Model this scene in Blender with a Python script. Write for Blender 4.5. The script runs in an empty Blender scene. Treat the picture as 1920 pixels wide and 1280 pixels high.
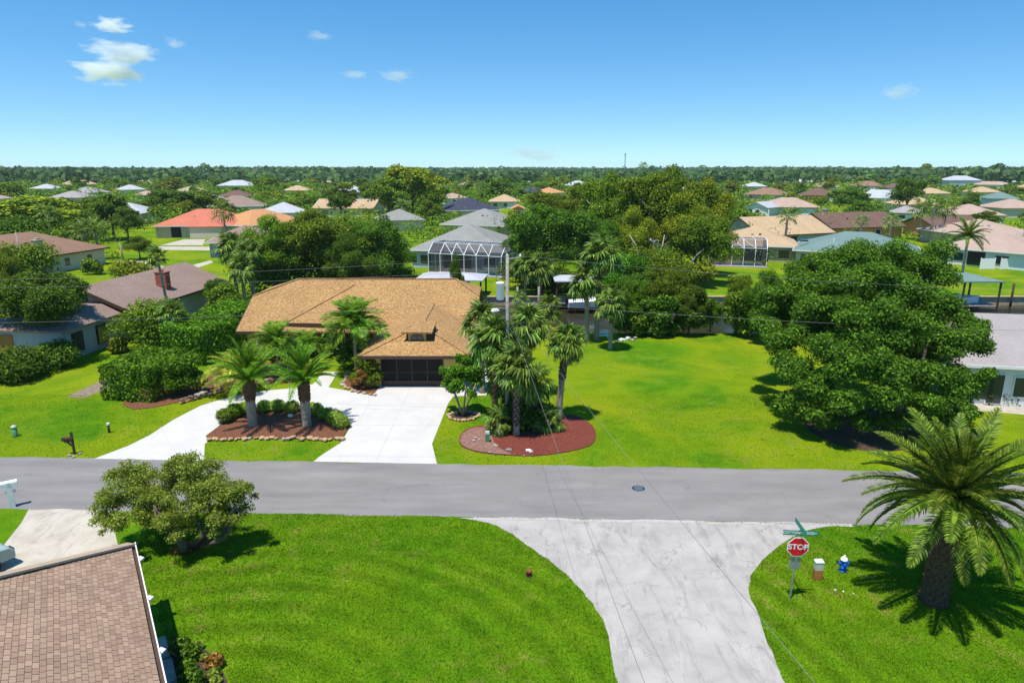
import bpy, bmesh, math, random
import numpy as np
from mathutils import Vector, Matrix
from mathutils.geometry import tessellate_polygon

S = bpy.context.scene
COL = S.collection
R = math.radians
rnd = random.Random(7)
rng = np.random.default_rng(11)

# ------------------------------------------------------------------ camera, sky, sun, exposure
CAM_H = 16.0
PITCH = math.atan(327 / 1280)
cam_d = bpy.data.cameras.new('camera')
cam_d.sensor_width = 36.0
cam_d.lens = 24.0
cam_d.clip_start = 0.1
cam_d.clip_end = 30000
cam = bpy.data.objects.new('camera', cam_d)
COL.objects.link(cam)
cam.location = (0, 0, CAM_H)
cam.rotation_euler = (R(90) - PITCH, 0, 0)
S.camera = cam

SUN_ELEV = R(73)
SUN_DIR = Vector((-0.42, -0.58, 0)).normalized() * math.cos(SUN_ELEV) + Vector((0, 0, math.sin(SUN_ELEV)))  # towards the sun
sun_d = bpy.data.lights.new('sun', 'SUN')
sun_d.energy = 5.0
sun_d.angle = R(0.5)
sun_d.color = (1.0, 0.935, 0.84)
sun = bpy.data.objects.new('sun', sun_d)
COL.objects.link(sun)
sun.rotation_euler = SUN_DIR.to_track_quat('Z', 'Y').to_euler()
sun.location = (0, 0, 60)

world = bpy.data.worlds.new('World')
S.world = world
world.use_nodes = True
wn, wl = world.node_tree.nodes, world.node_tree.links
wn.clear()
w_out = wn.new('ShaderNodeOutputWorld')
w_bg = wn.new('ShaderNodeBackground')
w_sky = wn.new('ShaderNodeTexSky')
w_sky.sky_type = 'NISHITA'
w_sky.sun_disc = False
w_sky.sun_elevation = SUN_ELEV
w_sky.sun_rotation = math.atan2(SUN_DIR.x, SUN_DIR.y)
w_sky.air_density = 1.2
w_sky.dust_density = 0.0
w_sky.ozone_density = 3.0
w_bg.inputs['Strength'].default_value = 0.142
w_tc = wn.new('ShaderNodeTexCoord')
w_map = wn.new('ShaderNodeMapping')          # a steeper sky: the blue deepens quickly above the horizon
w_map.vector_type = 'POINT'
w_map.inputs['Scale'].default_value = (1, 1, 1.3)
w_map.inputs['Location'].default_value = (0, 0, 0.09)
w_hs = wn.new('ShaderNodeHueSaturation')
w_hs.inputs['Saturation'].default_value = 1.34
w_hs.inputs['Hue'].default_value = 0.496
wl.new(w_tc.outputs['Generated'], w_map.inputs['Vector'])
wl.new(w_map.outputs['Vector'], w_sky.inputs['Vector'])
wl.new(w_sky.outputs['Color'], w_hs.inputs['Color'])
wl.new(w_hs.outputs['Color'], w_bg.inputs['Color'])
wl.new(w_bg.outputs['Background'], w_out.inputs['Surface'])

S.view_settings.view_transform = 'Standard'
S.view_settings.look = 'None'
S.view_settings.exposure = 0.3
S.view_settings.gamma = 1.0
S.view_settings.use_curve_mapping = False
S.cycles.max_bounces = 8
S.cycles.transparent_max_bounces = 16
S.cycles.volume_bounces = 6


# ------------------------------------------------------------------ helpers
def G(px, py, z=0.0):
    """point of the place at height z seen at photo pixel (1920 x 1280)"""
    u, v = (px - 960) / 1280, (640 - py) / 1280
    dy = math.cos(PITCH) + v * math.sin(PITCH)
    dz = -math.sin(PITCH) + v * math.cos(PITCH)
    t = (z - CAM_H) / dz
    return Vector((u * t, dy * t, z))


def ZAT(y, py):
    """height of the point at distance y that shows at photo row py"""
    return CAM_H - y * math.tan(PITCH - math.atan((640 - py) / 1280))


def PX(p):
    d = p[1] * math.cos(PITCH) + (CAM_H - p[2]) * math.sin(PITCH)
    up = p[1] * math.sin(PITCH) - (CAM_H - p[2]) * math.cos(PITCH)
    return 960 + 1280 * p[0] / d, 640 - 1280 * up / d


def W(*pts, z=0.0):
    return [G(a, b, z) for a, b in pts]


def tag(o, label=None, cat=None, group=None, kind=None):
    if label: o['label'] = label
    if cat: o['category'] = cat
    if group: o['group'] = group
    if kind: o['kind'] = kind
    return o


def thing(name, label, cat, loc=(0, 0, 0), rz=0.0, group=None, scale=None):
    o = bpy.data.objects.new(name, None)
    o.empty_display_size = 0.3
    COL.objects.link(o)
    o.location = loc
    o.rotation_euler = (0, 0, rz)
    if scale: o.scale = scale
    return tag(o, label, cat, group)


def link(name, me, parent=None, loc=None, rot=None, scale=None, mat=None):
    o = bpy.data.objects.new(name, me)
    COL.objects.link(o)
    if parent: o.parent = parent
    if loc is not None: o.location = loc
    if rot is not None: o.rotation_euler = rot
    if scale is not None: o.scale = scale
    if mat is not None:
        o.material_slots[0].link = 'OBJECT'
        o.material_slots[0].material = mat
    return o


def copy_tree(o, parent=None):
    c = o.copy()
    COL.objects.link(c)
    c.parent = parent
    for ch in o.children:
        copy_tree(ch, c)
    return c


class MB:
    """collects shapes and links them as one mesh"""
    def __init__(s):
        s.v, s.f = [], []

    def add(s, vs, fs):
        b = len(s.v)
        s.v += [tuple(p) for p in vs]
        s.f += [tuple(b + i for i in f) for f in fs]
        return s

    def poly(s, *pts):
        return s.add(pts, [tuple(range(len(pts)))])

    def box(s, c, d, rz=0.0, taper=1.0):
        hx, hy, hz = d[0] / 2, d[1] / 2, d[2] / 2
        ca, sa = math.cos(rz), math.sin(rz)
        vs = []
        for z, k in ((-hz, 1.0), (hz, taper)):
            for x, y in ((-hx, -hy), (hx, -hy), (hx, hy), (-hx, hy)):
                x, y = x * k, y * k
                vs.append((c[0] + x * ca - y * sa, c[1] + x * sa + y * ca, c[2] + z))
        return s.add(vs, [(3, 2, 1, 0), (4, 5, 6, 7), (0, 1, 5, 4), (1, 2, 6, 5), (2, 3, 7, 6), (3, 0, 4, 7)])

    def bar(s, a, b, w, h=None):
        """straight square bar between two points"""
        a, b = Vector(a), Vector(b)
        t = (b - a).normalized()
        up = Vector((0, 0, 1)) if abs(t.z) < 0.95 else Vector((0, 1, 0))
        n = t.cross(up).normalized() * w / 2
        m = n.cross(t).normalized() * (h or w) / 2
        vs = [p + q for p in (a, b) for q in (-n - m, n - m, n + m, -n + m)]
        return s.add(vs, [(3, 2, 1, 0), (4, 5, 6, 7), (0, 1, 5, 4), (1, 2, 6, 5), (2, 3, 7, 6), (3, 0, 4, 7)])

    def tube(s, path, radii, n=8, cap=True):
        path = [Vector(p) for p in path]
        if not hasattr(radii, '__len__'): radii = [radii] * len(path)
        vs, fs = [], []
        for i, p in enumerate(path):
            t = (path[min(i + 1, len(path) - 1)] - path[max(i - 1, 0)]).normalized()
            ref = Vector((1, 0, 0)) if abs(t.x) < 0.9 else Vector((0, 1, 0))
            e1 = t.cross(ref).normalized()
            e2 = t.cross(e1)
            for k in range(n):
                a = 2 * math.pi * k / n
                vs.append(p + (e1 * math.cos(a) + e2 * math.sin(a)) * radii[i])
        for i in range(len(path) - 1):
            for k in range(n):
                k2 = (k + 1) % n
                fs.append((i * n + k, i * n + k2, (i + 1) * n + k2, (i + 1) * n + k))
        if cap:
            fs.append(tuple(reversed(range(n))))
            fs.append(tuple((len(path) - 1) * n + k for k in range(n)))
        return s.add(vs, fs)

    def lathe(s, prof, n=16, c=(0, 0, 0)):
        vs, fs = [], []
        for r, z in prof:
            for k in range(n):
                a = 2 * math.pi * k / n
                vs.append((c[0] + r * math.cos(a), c[1] + r * math.sin(a), c[2] + z))
        for i in range(len(prof) - 1):
            for k in range(n):
                k2 = (k + 1) % n
                fs.append((i * n + k, i * n + k2, (i + 1) * n + k2, (i + 1) * n + k))
        fs.append(tuple(reversed(range(n))))
        fs.append(tuple((len(prof) - 1) * n + k for k in range(n)))
        return s.add(vs, fs)

    def shell(s, faces, t):
        """roof skin of thickness t under the given top polygons"""
        vs, idx, F = [], {}, []
        for f in faces:
            q = []
            for p in f:
                k = tuple(round(c, 4) for c in p)
                if k not in idx:
                    idx[k] = len(vs)
                    vs.append(Vector(p))
                q.append(idx[k])
            F.append(q)
        n = len(vs)
        edges = {}
        for q in F:
            for a, b in zip(q, q[1:] + q[:1]):
                edges.setdefault(frozenset((a, b)), []).append((a, b))
        allv = vs + [v - Vector((0, 0, t)) for v in vs]
        out = [tuple(q) for q in F] + [tuple(n + i for i in reversed(q)) for q in F]
        for e in edges.values():
            if len(e) == 1:
                a, b = e[0]
                out.append((b, a, n + a, n + b))
        return s.add(allv, out)

    def build(s, name, mat, parent=None, smooth=False, loc=None, rot=None, fix=True):
        me = bpy.data.meshes.new(name)
        me.from_pydata(s.v, [], s.f)
        if fix:
            bm = bmesh.new()
            bm.from_mesh(me)
            bmesh.ops.recalc_face_normals(bm, faces=bm.faces)
            bm.to_mesh(me)
            bm.free()
        if smooth:
            me.polygons.foreach_set('use_smooth', [True] * len(me.polygons))
        me.materials.append(mat)
        me.update()
        return link(name, me, parent, loc, rot)


def np_mesh(name, V, F, mat, smooth=False):
    """mesh from numpy arrays: V (n,3), F (m,k) with k = 3 or 4"""
    me = bpy.data.meshes.new(name)
    k = F.shape[1]
    me.vertices.add(len(V))
    me.vertices.foreach_set('co', np.ascontiguousarray(V, dtype=np.float32).ravel())
    me.loops.add(F.size)
    me.loops.foreach_set('vertex_index', np.ascontiguousarray(F, dtype=np.int32).ravel())
    me.polygons.add(len(F))
    me.polygons.foreach_set('loop_start', np.arange(0, F.size, k, dtype=np.int32))
    if smooth:
        me.polygons.foreach_set('use_smooth', np.ones(len(F), dtype=bool))
    me.materials.append(mat)
    me.update(calc_edges=True)
    me.validate()
    return me


def sheet(name, outer, mat, z=0.0, holes=(), parent=None, kind=None, thick=0.0):
    """flat sheet with optional holes (and a vertical edge down to the ground)"""
    loops = [[Vector((p[0], p[1], z)) for p in outer]] + [[Vector((p[0], p[1], z)) for p in h] for h in holes]
    tris = tessellate_polygon(loops)
    vs = [p for l in loops for p in l]
    mb = MB()
    fs = [t for t in tris]
    if thick:
        n = len(vs)
        vs = vs + [Vector((p.x, p.y, z - thick)) for p in vs]
        b = 0
        for l in loops:
            m = len(l)
            for i in range(m):
                j = (i + 1) % m
                fs.append((b + i, b + j, n + b + j, n + b + i))
            b += m
    mb.add(vs, fs)
    o = mb.build(name, mat, parent)
    # every top face looks up
    me = o.data
    for p in me.polygons:
        if abs(p.normal.z) > 0.9 and p.normal.z < 0: p.flip()
    if kind: o['kind'] = kind
    return o


def smooth_loop(pts, n=4, closed=True):
    """Catmull-Rom through the points"""
    out = []
    m = len(pts)
    rng_i = range(m if closed else m - 1)
    for i in rng_i:
        P = [pts[(i + k) % m] if closed else pts[min(max(i + k, 0), m - 1)] for k in (-1, 0, 1, 2)]
        for j in range(n):
            t = j / n
            out.append(0.5 * ((2 * P[1]) + (P[2] - P[0]) * t + (2 * P[0] - 5 * P[1] + 4 * P[2] - P[3]) * t * t
                              + (3 * P[1] - P[0] - 3 * P[2] + P[3]) * t ** 3))
    if not closed: out.append(pts[-1])
    return out


# ------------------------------------------------------------------ materials
def s2l(r, g, b):
    return tuple(((c / 255) / 12.92 if c / 255 <= 0.04045 else ((c / 255 + 0.055) / 1.055) ** 2.4) for c in (r, g, b)) + (1.0,)


def C(r, g, b):
    return (r, g, b, 1.0)


class NT:
    def __init__(s, name):
        s.m = bpy.data.materials.new(name)
        s.m.use_nodes = True
        s.n, s.l = s.m.node_tree.nodes, s.m.node_tree.links
        s.p = s.n['Principled BSDF']
        s.p.inputs['Specular IOR Level'].default_value = 0.3
        s._pos = None

    def pos(s):
        if s._pos is None:
            s._pos = s.n.new('ShaderNodeNewGeometry').outputs['Position']
        return s._pos

    def obj(s):
        return s.n.new('ShaderNodeTexCoord').outputs['Object']

    def mapping(s, vec, scale=(1, 1, 1), rot=(0, 0, 0), loc=(0, 0, 0)):
        m = s.n.new('ShaderNodeMapping')
        m.inputs['Scale'].default_value = scale
        m.inputs['Rotation'].default_value = rot
        m.inputs['Location'].default_value = loc
        s.l.new(vec, m.inputs['Vector'])
        return m.outputs['Vector']

    def noise(s, vec, scale, detail=4, rough=0.55, dist=0.0):
        t = s.n.new('ShaderNodeTexNoise')
        t.inputs['Scale'].default_value = scale
        t.inputs['Detail'].default_value = detail
        t.inputs['Roughness'].default_value = rough
        t.inputs['Distortion'].default_value = dist
        s.l.new(vec, t.inputs['Vector'])
        return t.outputs['Fac']

    def ramp(s, fac, stops, interp='LINEAR'):
        r = s.n.new('ShaderNodeValToRGB')
        r.color_ramp.interpolation = interp
        e = r.color_ramp.elements
        while len(e) < len(stops): e.new(0.5)
        for k, (p, c) in enumerate(stops):
            e[k].position = p
            e[k].color = c if hasattr(c, '__len__') else (c, c, c, 1)
        s.l.new(fac, r.inputs['Fac'])
        return r.outputs['Color']

    def mix(s, a, b, fac, mode='MIX'):
        m = s.n.new('ShaderNodeMix')
        m.data_type = 'RGBA'
        m.blend_type = mode
        for v, sk in ((a, m.inputs[6]), (b, m.inputs[7]), (fac, m.inputs[0])):
            if hasattr(v, 'is_linked'): s.l.new(v, sk)
            elif sk == m.inputs[0]: sk.default_value = v
            else: sk.default_value = v
        return m.outputs[2]

    def math(s, op, a, b=0.0):
        m = s.n.new('ShaderNodeMath')
        m.operation = op
        for v, sk in ((a, m.inputs[0]), (b, m.inputs[1])):
            if hasattr(v, 'is_linked'): s.l.new(v, sk)
            else: sk.default_value = v
        return m.outputs[0]

    def color(s, c):
        if hasattr(c, 'is_linked'): s.l.new(c, s.p.inputs['Base Color'])
        else: s.p.inputs['Base Color'].default_value = c
        return s

    def bump(s, h, strength=0.3, dist=0.05):
        b = s.n.new('ShaderNodeBump')
        b.inputs['Strength'].default_value = strength
        b.inputs['Distance'].default_value = dist
        s.l.new(h, b.inputs['Height'])
        s.l.new(b.outputs['Normal'], s.p.inputs['Normal'])
        return s

    def rough(s, v):
        s.p.inputs['Roughness'].default_value = v
        return s


def plain(name, col, rough=0.6, var=0.12, scale=3.0, bump=0.0, metal=0.0, spec=0.3):
    t = NT(name)
    f = t.noise(t.pos(), scale, 5)
    k0 = tuple(c * (1 - var) for c in col[:3]) + (1,)
    k1 = tuple(min(1, c * (1 + var)) for c in col[:3]) + (1,)
    t.color(t.ramp(f, [(0.3, k0), (0.7, k1)])).rough(rough)
    t.p.inputs['Metallic'].default_value = metal
    t.p.inputs['Specular IOR Level'].default_value = spec
    if bump: t.bump(t.noise(t.pos(), scale * 12, 3), bump, 0.02)
    return t.m


M = {}


def leaf_mat(name, dark, light, trans=0.28, rough=0.5):
    t = NT(name)
    g = t.n.new('ShaderNodeNewGeometry')
    isl = t.ramp(g.outputs['Random Per Island'], [(0.0, dark), (0.68, light), (1.0, tuple(min(1, c * 1.9) for c in light[:3]) + (1,))])
    oi = t.n.new('ShaderNodeObjectInfo')
    hs = t.n.new('ShaderNodeHueSaturation')
    t.l.new(isl, hs.inputs['Color'])
    t.l.new(t.math('ADD', t.math('MULTIPLY', oi.outputs['Random'], 0.5), 0.75), hs.inputs['Value'])
    t.l.new(t.math('ADD', t.math('MULTIPLY', oi.outputs['Random'], 0.03), 0.485), hs.inputs['Hue'])
    t.color(hs.outputs['Color']).rough(rough)
    t.p.inputs['Specular IOR Level'].default_value = 0.12
    tr = t.n.new('ShaderNodeBsdfTranslucent')
    hs2 = t.n.new('ShaderNodeHueSaturation')
    hs2.inputs['Value'].default_value = 1.5
    hs2.inputs['Hue'].default_value = 0.485
    t.l.new(hs.outputs['Color'], hs2.inputs['Color'])
    t.l.new(hs2.outputs['Color'], tr.inputs['Color'])
    mx = t.n.new('ShaderNodeMixShader')
    mx.inputs['Fac'].default_value = trans
    t.l.new(t.p.outputs['BSDF'], mx.inputs[1])
    t.l.new(tr.outputs['BSDF'], mx.inputs[2])
    t.l.new(mx.outputs['Shader'], t.n['Material Output'].inputs['Surface'])
    return t.m


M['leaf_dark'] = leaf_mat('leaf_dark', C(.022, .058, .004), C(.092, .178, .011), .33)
M['leaf_mid'] = leaf_mat('leaf_mid', C(.038, .086, .005), C(.145, .232, .012), .33)
M['leaf_light'] = leaf_mat('leaf_light', C(.060, .100, .005), C(.215, .262, .012))
M['leaf_olive'] = leaf_mat('leaf_olive', C(.10, .165, .014), C(.29, .40, .060), .45)
M['leaf_hedge'] = leaf_mat('leaf_hedge', C(.030, .095, .004), C(.105, .250, .010))
M['leaf_rust'] = leaf_mat('leaf_rust', C(.10, .075, .012), C(.28, .15, .03))
M['frond_fan'] = leaf_mat('frond_fan', C(.055, .105, .012), C(.145, .220, .035), 0.25, 0.45)
M['frond_date'] = leaf_mat('frond_date', C(.040, .080, .007), C(.140, .200, .020), 0.25, 0.45)
M['frond_bright'] = leaf_mat('frond_bright', C(.060, .150, .008), C(.160, .300, .020), 0.3, 0.45)
M['frond_dead'] = leaf_mat('frond_dead', C(.13, .085, .045), C(.25, .175, .10), .15)
M['frond_yellow'] = leaf_mat('frond_yellow', C(.20, .24, .02), C(.36, .38, .05), 0.3, 0.45)


def ground_mat(name='lawn_grass', blade=False):
    t = NT(name)
    p = t.pos()
    mid = t.noise(p, 0.55, 6, 0.65)
    big = t.noise(p, 0.13, 4, 0.55, 0.6)
    sx = t.n.new('ShaderNodeSeparateXYZ')
    t.l.new(p, sx.inputs[0])
    yn = t.math('MULTIPLY', sx.outputs['Y'], 1 / 40)
    c = t.ramp(mid, [(0.25, C(.046, .142, .003)), (0.5, C(.076, .190, .004)), (0.75, C(.128, .235, .007))])
    # sunburnt yellow patches, more of them on the lawns beyond the road
    dry = t.ramp(big, [(0.36, 0.0), (0.64, 0.85)])
    dry = t.mix(C(0, 0, 0), dry, t.ramp(yn, [(0.70, 0.22), (0.90, 1.0)]))
    c = t.mix(c, C(.225, .275, .006), dry)
    # straw-brown thin spots
    spots = t.ramp(t.noise(p, 1.1, 7, 0.75), [(0.52, 0.0), (0.70, 0.8)])
    spots = t.mix(C(0, 0, 0), spots, t.ramp(t.noise(p, 0.10, 3), [(0.44, 0.0), (0.58, 1.0)]))
    c = t.mix(c, C(.215, .185, .05), spots)
    # darker weedy clumps
    weeds = t.ramp(t.noise(p, 2.6, 4, 0.6), [(0.58, 0.0), (0.70, 0.55)])
    c = t.mix(c, C(.030, .105, .008), weeds)
    # mowing arcs of the corner lawn
    wv = t.n.new('ShaderNodeTexWave')
    wv.wave_type = 'RINGS'
    wv.rings_direction = 'Z'
    wv.inputs['Scale'].default_value = 0.26
    wv.inputs['Distortion'].default_value = 2.6
    wv.inputs['Detail'].default_value = 3
    wv.inputs['Detail Scale'].default_value = 1.0
    t.l.new(t.mapping(p, loc=(9.5, -14.0, 0)), wv.inputs['Vector'])
    arcs = t.ramp(wv.outputs['Fac'], [(0.2, 0.83), (0.8, 1.13)])
    mown = t.ramp(yn, [(0.66, 0.9), (0.74, 0.0)])
    mown = t.mix(C(0, 0, 0), mown, t.ramp(t.noise(p, 0.16, 2), [(0.38, 0.2), (0.58, 1.0)]))
    c = t.mix(c, arcs, mown, 'MULTIPLY')
    if blade:
        g = t.n.new('ShaderNodeNewGeometry')
        c = t.mix(c, t.ramp(g.outputs['Random Per Island'], [(0, .50), (.6, .95), (1, 1.3)]), 1.0, 'MULTIPLY')
    else:
        c = t.mix(c, t.ramp(t.noise(p, 9.0, 6, 0.75), [(0.28, 0.5), (0.5, 0.95), (0.75, 1.45)]), 0.95, 'MULTIPLY')
        t.bump(t.noise(p, 22.0, 4, 0.7), 0.6, 0.06)
    t.color(c).rough(0.9)
    t.p.inputs['Specular IOR Level'].default_value = 0.03
    return t.m


M['grass'] = ground_mat()


def asphalt_mat():
    t = NT('asphalt')
    p = t.pos()
    c = t.ramp(t.noise(t.mapping(p, (0.25, 1, 1)), 0.9, 6, 0.6), [(0.3, C(.185, .174, .163)), (0.7, C(.250, .236, .222))])
    g = t.ramp(t.noise(p, 28, 4, 0.8), [(0.3, 0.82), (0.7, 1.15)])
    c = t.mix(c, g, 0.8, 'MULTIPLY')
    st = t.ramp(t.noise(t.mapping(p, (0.12, 1.1, 1)), 1.3, 5, 0.6, 0.5), [(0.60, 0.0), (0.74, 0.4)])
    c = t.mix(c, C(.11, .106, .10), st)
    tr = t.ramp(t.noise(t.mapping(p, (0.05, 0.9, 1)), 1.0, 3, 0.5), [(0.42, 0.0), (0.6, 0.22)])
    c = t.mix(c, C(.13, .127, .125), tr)
    lo = t.ramp(t.noise(p, 0.35, 6, 0.65), [(0.55, 0.0), (0.75, 0.35)])
    c = t.mix(c, C(.30, .285, .26), lo)
    v = t.n.new('ShaderNodeTexVoronoi')
    v.feature = 'DISTANCE_TO_EDGE'
    v.inputs['Scale'].default_value = 0.30
    wob = t.n.new('ShaderNodeVectorMath')
    wob.operation = 'MULTIPLY_ADD'
    nz = t.n.new('ShaderNodeTexNoise')
    nz.inputs['Scale'].default_value = 1.2
    nz.inputs['Detail'].default_value = 6
    t.l.new(p, nz.inputs['Vector'])
    t.l.new(nz.outputs['Color'], wob.inputs[0])
    wob.inputs[1].default_value = (2.2, 2.2, 0)
    t.l.new(p, wob.inputs[2])
    t.l.new(wob.outputs[0], v.inputs['Vector'])
    cr = t.ramp(v.outputs['Distance'], [(0.0, 0.7), (0.007, 0.0)])
    cr = t.mix(C(0, 0, 0), cr, t.ramp(t.noise(p, 0.25, 3), [(0.46, 0.0), (0.58, 0.8)]))
    c = t.mix(c, C(.09, .09, .09), cr)
    t.color(c).rough(0.85)
    t.bump(t.noise(p, 60, 2), 0.25, 0.01)
    return t.m


M['asphalt'] = asphalt_mat()


def old_road_mat():
    t = NT('worn_pale_road')
    p = t.pos()
    c = t.ramp(t.noise(p, 0.7, 7, 0.65, 0.4), [(0.25, C(.285, .266, .24)), (0.5, C(.37, .347, .317)), (0.75, C(.44, .416, .382))])
    g = t.ramp(t.noise(p, 30, 4, 0.8), [(0.3, 0.84), (0.7, 1.12)])
    c = t.mix(c, g, 0.8, 'MULTIPLY')
    # long dark smears along the wheel tracks
    sm = t.ramp(t.noise(t.mapping(p, (1.3, 0.28, 1), (0, 0, 0.25)), 1.1, 7, 0.7, 1.2), [(0.52, 0.0), (0.70, 0.65)])
    c = t.mix(c, C(.17, .16, .15), sm)
    bl = t.ramp(t.noise(p, 2.4, 5, 0.7), [(0.62, 0.0), (0.74, 0.6)])
    c = t.mix(c, C(.12, .115, .11), bl)
    # cracks
    v = t.n.new('ShaderNodeTexVoronoi')
    v.feature = 'DISTANCE_TO_EDGE'
    v.inputs['Scale'].default_value = 0.45
    wob = t.n.new('ShaderNodeVectorMath')
    wob.operation = 'ADD'
    nz = t.n.new('ShaderNodeTexNoise')
    nz.inputs['Scale'].default_value = 1.6
    nz.inputs['Detail'].default_value = 5
    t.l.new(p, nz.inputs['Vector'])
    sc = t.n.new('ShaderNodeVectorMath')
    sc.operation = 'SCALE'
    sc.inputs['Scale'].default_value = 1.4
    t.l.new(nz.outputs['Color'], sc.inputs[0])
    t.l.new(p, wob.inputs[0])
    t.l.new(sc.outputs[0], wob.inputs[1])
    t.l.new(wob.outputs[0], v.inputs['Vector'])
    cr = t.ramp(v.outputs['Distance'], [(0.0, 1.0), (0.016, 0.0)])
    cr = t.mix(C(0, 0, 0), cr, t.ramp(t.noise(p, 0.5, 3), [(0.44, 0.0), (0.60, 0.55)]))
    c = t.mix(c, C(.12, .113, .105), cr)
    t.color(c).rough(0.9)
    t.bump(t.noise(p, 50, 2), 0.25, 0.01)
    return t.m


M['old_road'] = old_road_mat()
def drive_mat():
    t = NT('white_painted_concrete')
    p = t.pos()
    c = t.ramp(t.noise(p, 0.6, 7, 0.6, 0.3), [(0.3, C(.475, .46, .43)), (0.7, C(.545, .53, .50))])
    st = t.ramp(t.noise(t.mapping(p, (1.2, .35, 1)), 0.9, 6, 0.65, 0.6), [(0.60, 0.0), (0.78, 0.35)])
    c = t.mix(c, C(.33, .31, .28), st)
    c = t.mix(c, t.ramp(t.noise(p, 25, 3, .8), [(.3, .93), (.7, 1.05)]), .8, 'MULTIPLY')
    t.color(c).rough(.85)
    t.bump(t.noise(p, 40, 2), .15, .01)
    return t.m


M['white_drive'] = drive_mat()


def tan_concrete():
    t = NT('stained_concrete')
    p = t.pos()
    c = t.ramp(t.noise(p, 0.9, 7, 0.65, 0.5), [(0.25, C(.33, .29, .23)), (0.55, C(.46, .415, .34)), (0.8, C(.52, .48, .40))])
    st = t.ramp(t.noise(t.mapping(p, (1.6, 0.5, 1), (0, 0, -0.7)), 1.2, 6, 0.7, 1.0), [(0.54, 0.0), (0.7, 0.6)])
    c = t.mix(c, C(.20, .18, .15), st)
    t.color(c).rough(0.85)
    return t.m


M['tan_concrete'] = tan_concrete()


def mulch(name, a, b, c3):
    t = NT(name)
    p = t.pos()
    c = t.ramp(t.noise(p, 7, 8, 0.8), [(0.3, a), (0.5, b), (0.72, c3)])
    t.color(c).rough(0.95)
    t.bump(t.noise(p, 14, 6, 0.8), 0.9, 0.08)
    return t.m


M['mulch_brown'] = mulch('mulch_brown', C(.085, .030, .016), C(.17, .066, .034), C(.27, .125, .07))
M['mulch_red'] = mulch('mulch_red', C(.09, .018, .012), C(.17, .038, .022), C(.27, .09, .055))
M['mulch_pink'] = mulch('pebble_pink', C(.14, .06, .045), C(.25, .13, .10), C(.42, .30, .25))
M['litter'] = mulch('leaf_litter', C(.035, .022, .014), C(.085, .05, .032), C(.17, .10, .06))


def shingle_roof(name, a, b, c3, vec_scale=9.0, course=3.2):
    t = NT(name)
    p = t.obj()
    c = t.ramp(t.noise(t.mapping(p, (1, 1, 1)), vec_scale, 4, 0.75), [(0.34, a), (0.5, b), (0.68, c3)])
    w = t.ramp(t.noise(p, 0.35, 4), [(0.3, 0.88), (0.7, 1.1)])
    c = t.mix(c, w, 0.8, 'MULTIPLY')
    wv = t.n.new('ShaderNodeTexWave')       # courses
    wv.bands_direction = 'Z'
    wv.wave_profile = 'SAW'
    wv.inputs['Scale'].default_value = course
    wv.inputs['Distortion'].default_value = 0.3
    t.l.new(p, wv.inputs['Vector'])
    t.color(c).rough(0.9)
    t.bump(wv.outputs['Fac'], 0.25, 0.03)
    return t.m


def tint(c, k):
    return tuple(min(1, x * k) for x in c) + (1,)


def roofc(name, rgb, k=0.62, spread=0.22, scale=5.0):
    c = [x * k for x in s2l(*rgb)[:3]]
    return shingle_roof(name, tint(c, 1 - spread), tint(c, 1), tint(c, 1 + spread), scale)


M['roof_main'] = shingle_roof('tan_shingle', C(.175, .092, .032), C(.335, .190, .070), C(.50, .325, .145), 6.0)
M['roof_taupe'] = roofc('roof_taupe', (170, 145, 130))
M['roof_brown'] = roofc('roof_brown', (165, 130, 105))
M['roof_salmon'] = roofc('roof_salmon', (222, 132, 104), 0.64, 0.16)
M['roof_orange'] = roofc('roof_orange', (224, 164, 110), 0.64, 0.16)
M['roof_grey'] = roofc('roof_grey', (165, 165, 158))
M['roof_navy'] = roofc('roof_navy', (72, 74, 96))
M['roof_white'] = roofc('roof_white', (208, 212, 218), 0.62, 0.06)
M['roof_tan'] = roofc('roof_tan', (215, 185, 145))
M['roof_green'] = roofc('roof_green', (128, 156, 150), 0.62, 0.1)
M['roof_pink'] = roofc('roof_pink', (205, 178, 160), 0.62, 0.15)
M['roof_mauve'] = roofc('roof_mauve', (182, 174, 172), 0.64, 0.16, 8.0)
M['roof_darkbrown'] = roofc('roof_darkbrown', (130, 100, 88))
M['roof_patio'] = roofc('roof_patio', (60, 45, 40))
M['wall_yellow'] = plain('wall_yellow', C(.50, .38, .11), 0.85, 0.06, 2, 0.1)
M['wall_white'] = plain('wall_white', C(.68, .68, .66), 0.8, 0.04)
M['wall_grey'] = plain('wall_grey', C(.36, .37, .38), 0.8, 0.06)
M['wall_cream'] = plain('wall_cream', C(.58, .50, .37), 0.8, 0.05)
M['wall_tan'] = plain('wall_tan', C(.45, .36, .25), 0.8, 0.05)
M['wall_orange'] = plain('wall_orange', C(.62, .26, .09), 0.8, 0.05)
M['wall_blue'] = plain('wall_blue', C(.42, .50, .58), 0.8, 0.05)
M['trim_brown'] = plain('trim_brown', C(.075, .045, .030), 0.6, 0.1)
M['trim_white'] = plain('trim_white', C(.74, .74, .72), 0.5, 0.03)
M['trim_beige'] = plain('trim_beige', C(.42, .32, .22), 0.6, 0.06)
M['metal_white'] = plain('metal_white', C(.75, .76, .77), 0.35, 0.03)
M['metal_grey'] = plain('metal_grey', C(.42, .43, .44), 0.4, 0.06, 6, 0, 0.6)
M['black'] = plain('black_paint', C(.012, .012, .013), 0.4, 0.1)
M['rubber'] = plain('rubber', C(.02, .02, .02), 0.8, 0.1)
M['cable'] = plain('cable', C(.20, .195, .185), 0.6, 0.05)
M['wood_pole'] = plain('wood_pole', C(.29, .265, .23), 0.9, 0.25, 5, 0.3)
M['wood_dark'] = plain('wood_dark', C(.055, .035, .022), 0.8, 0.2, 6, 0.2)
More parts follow.
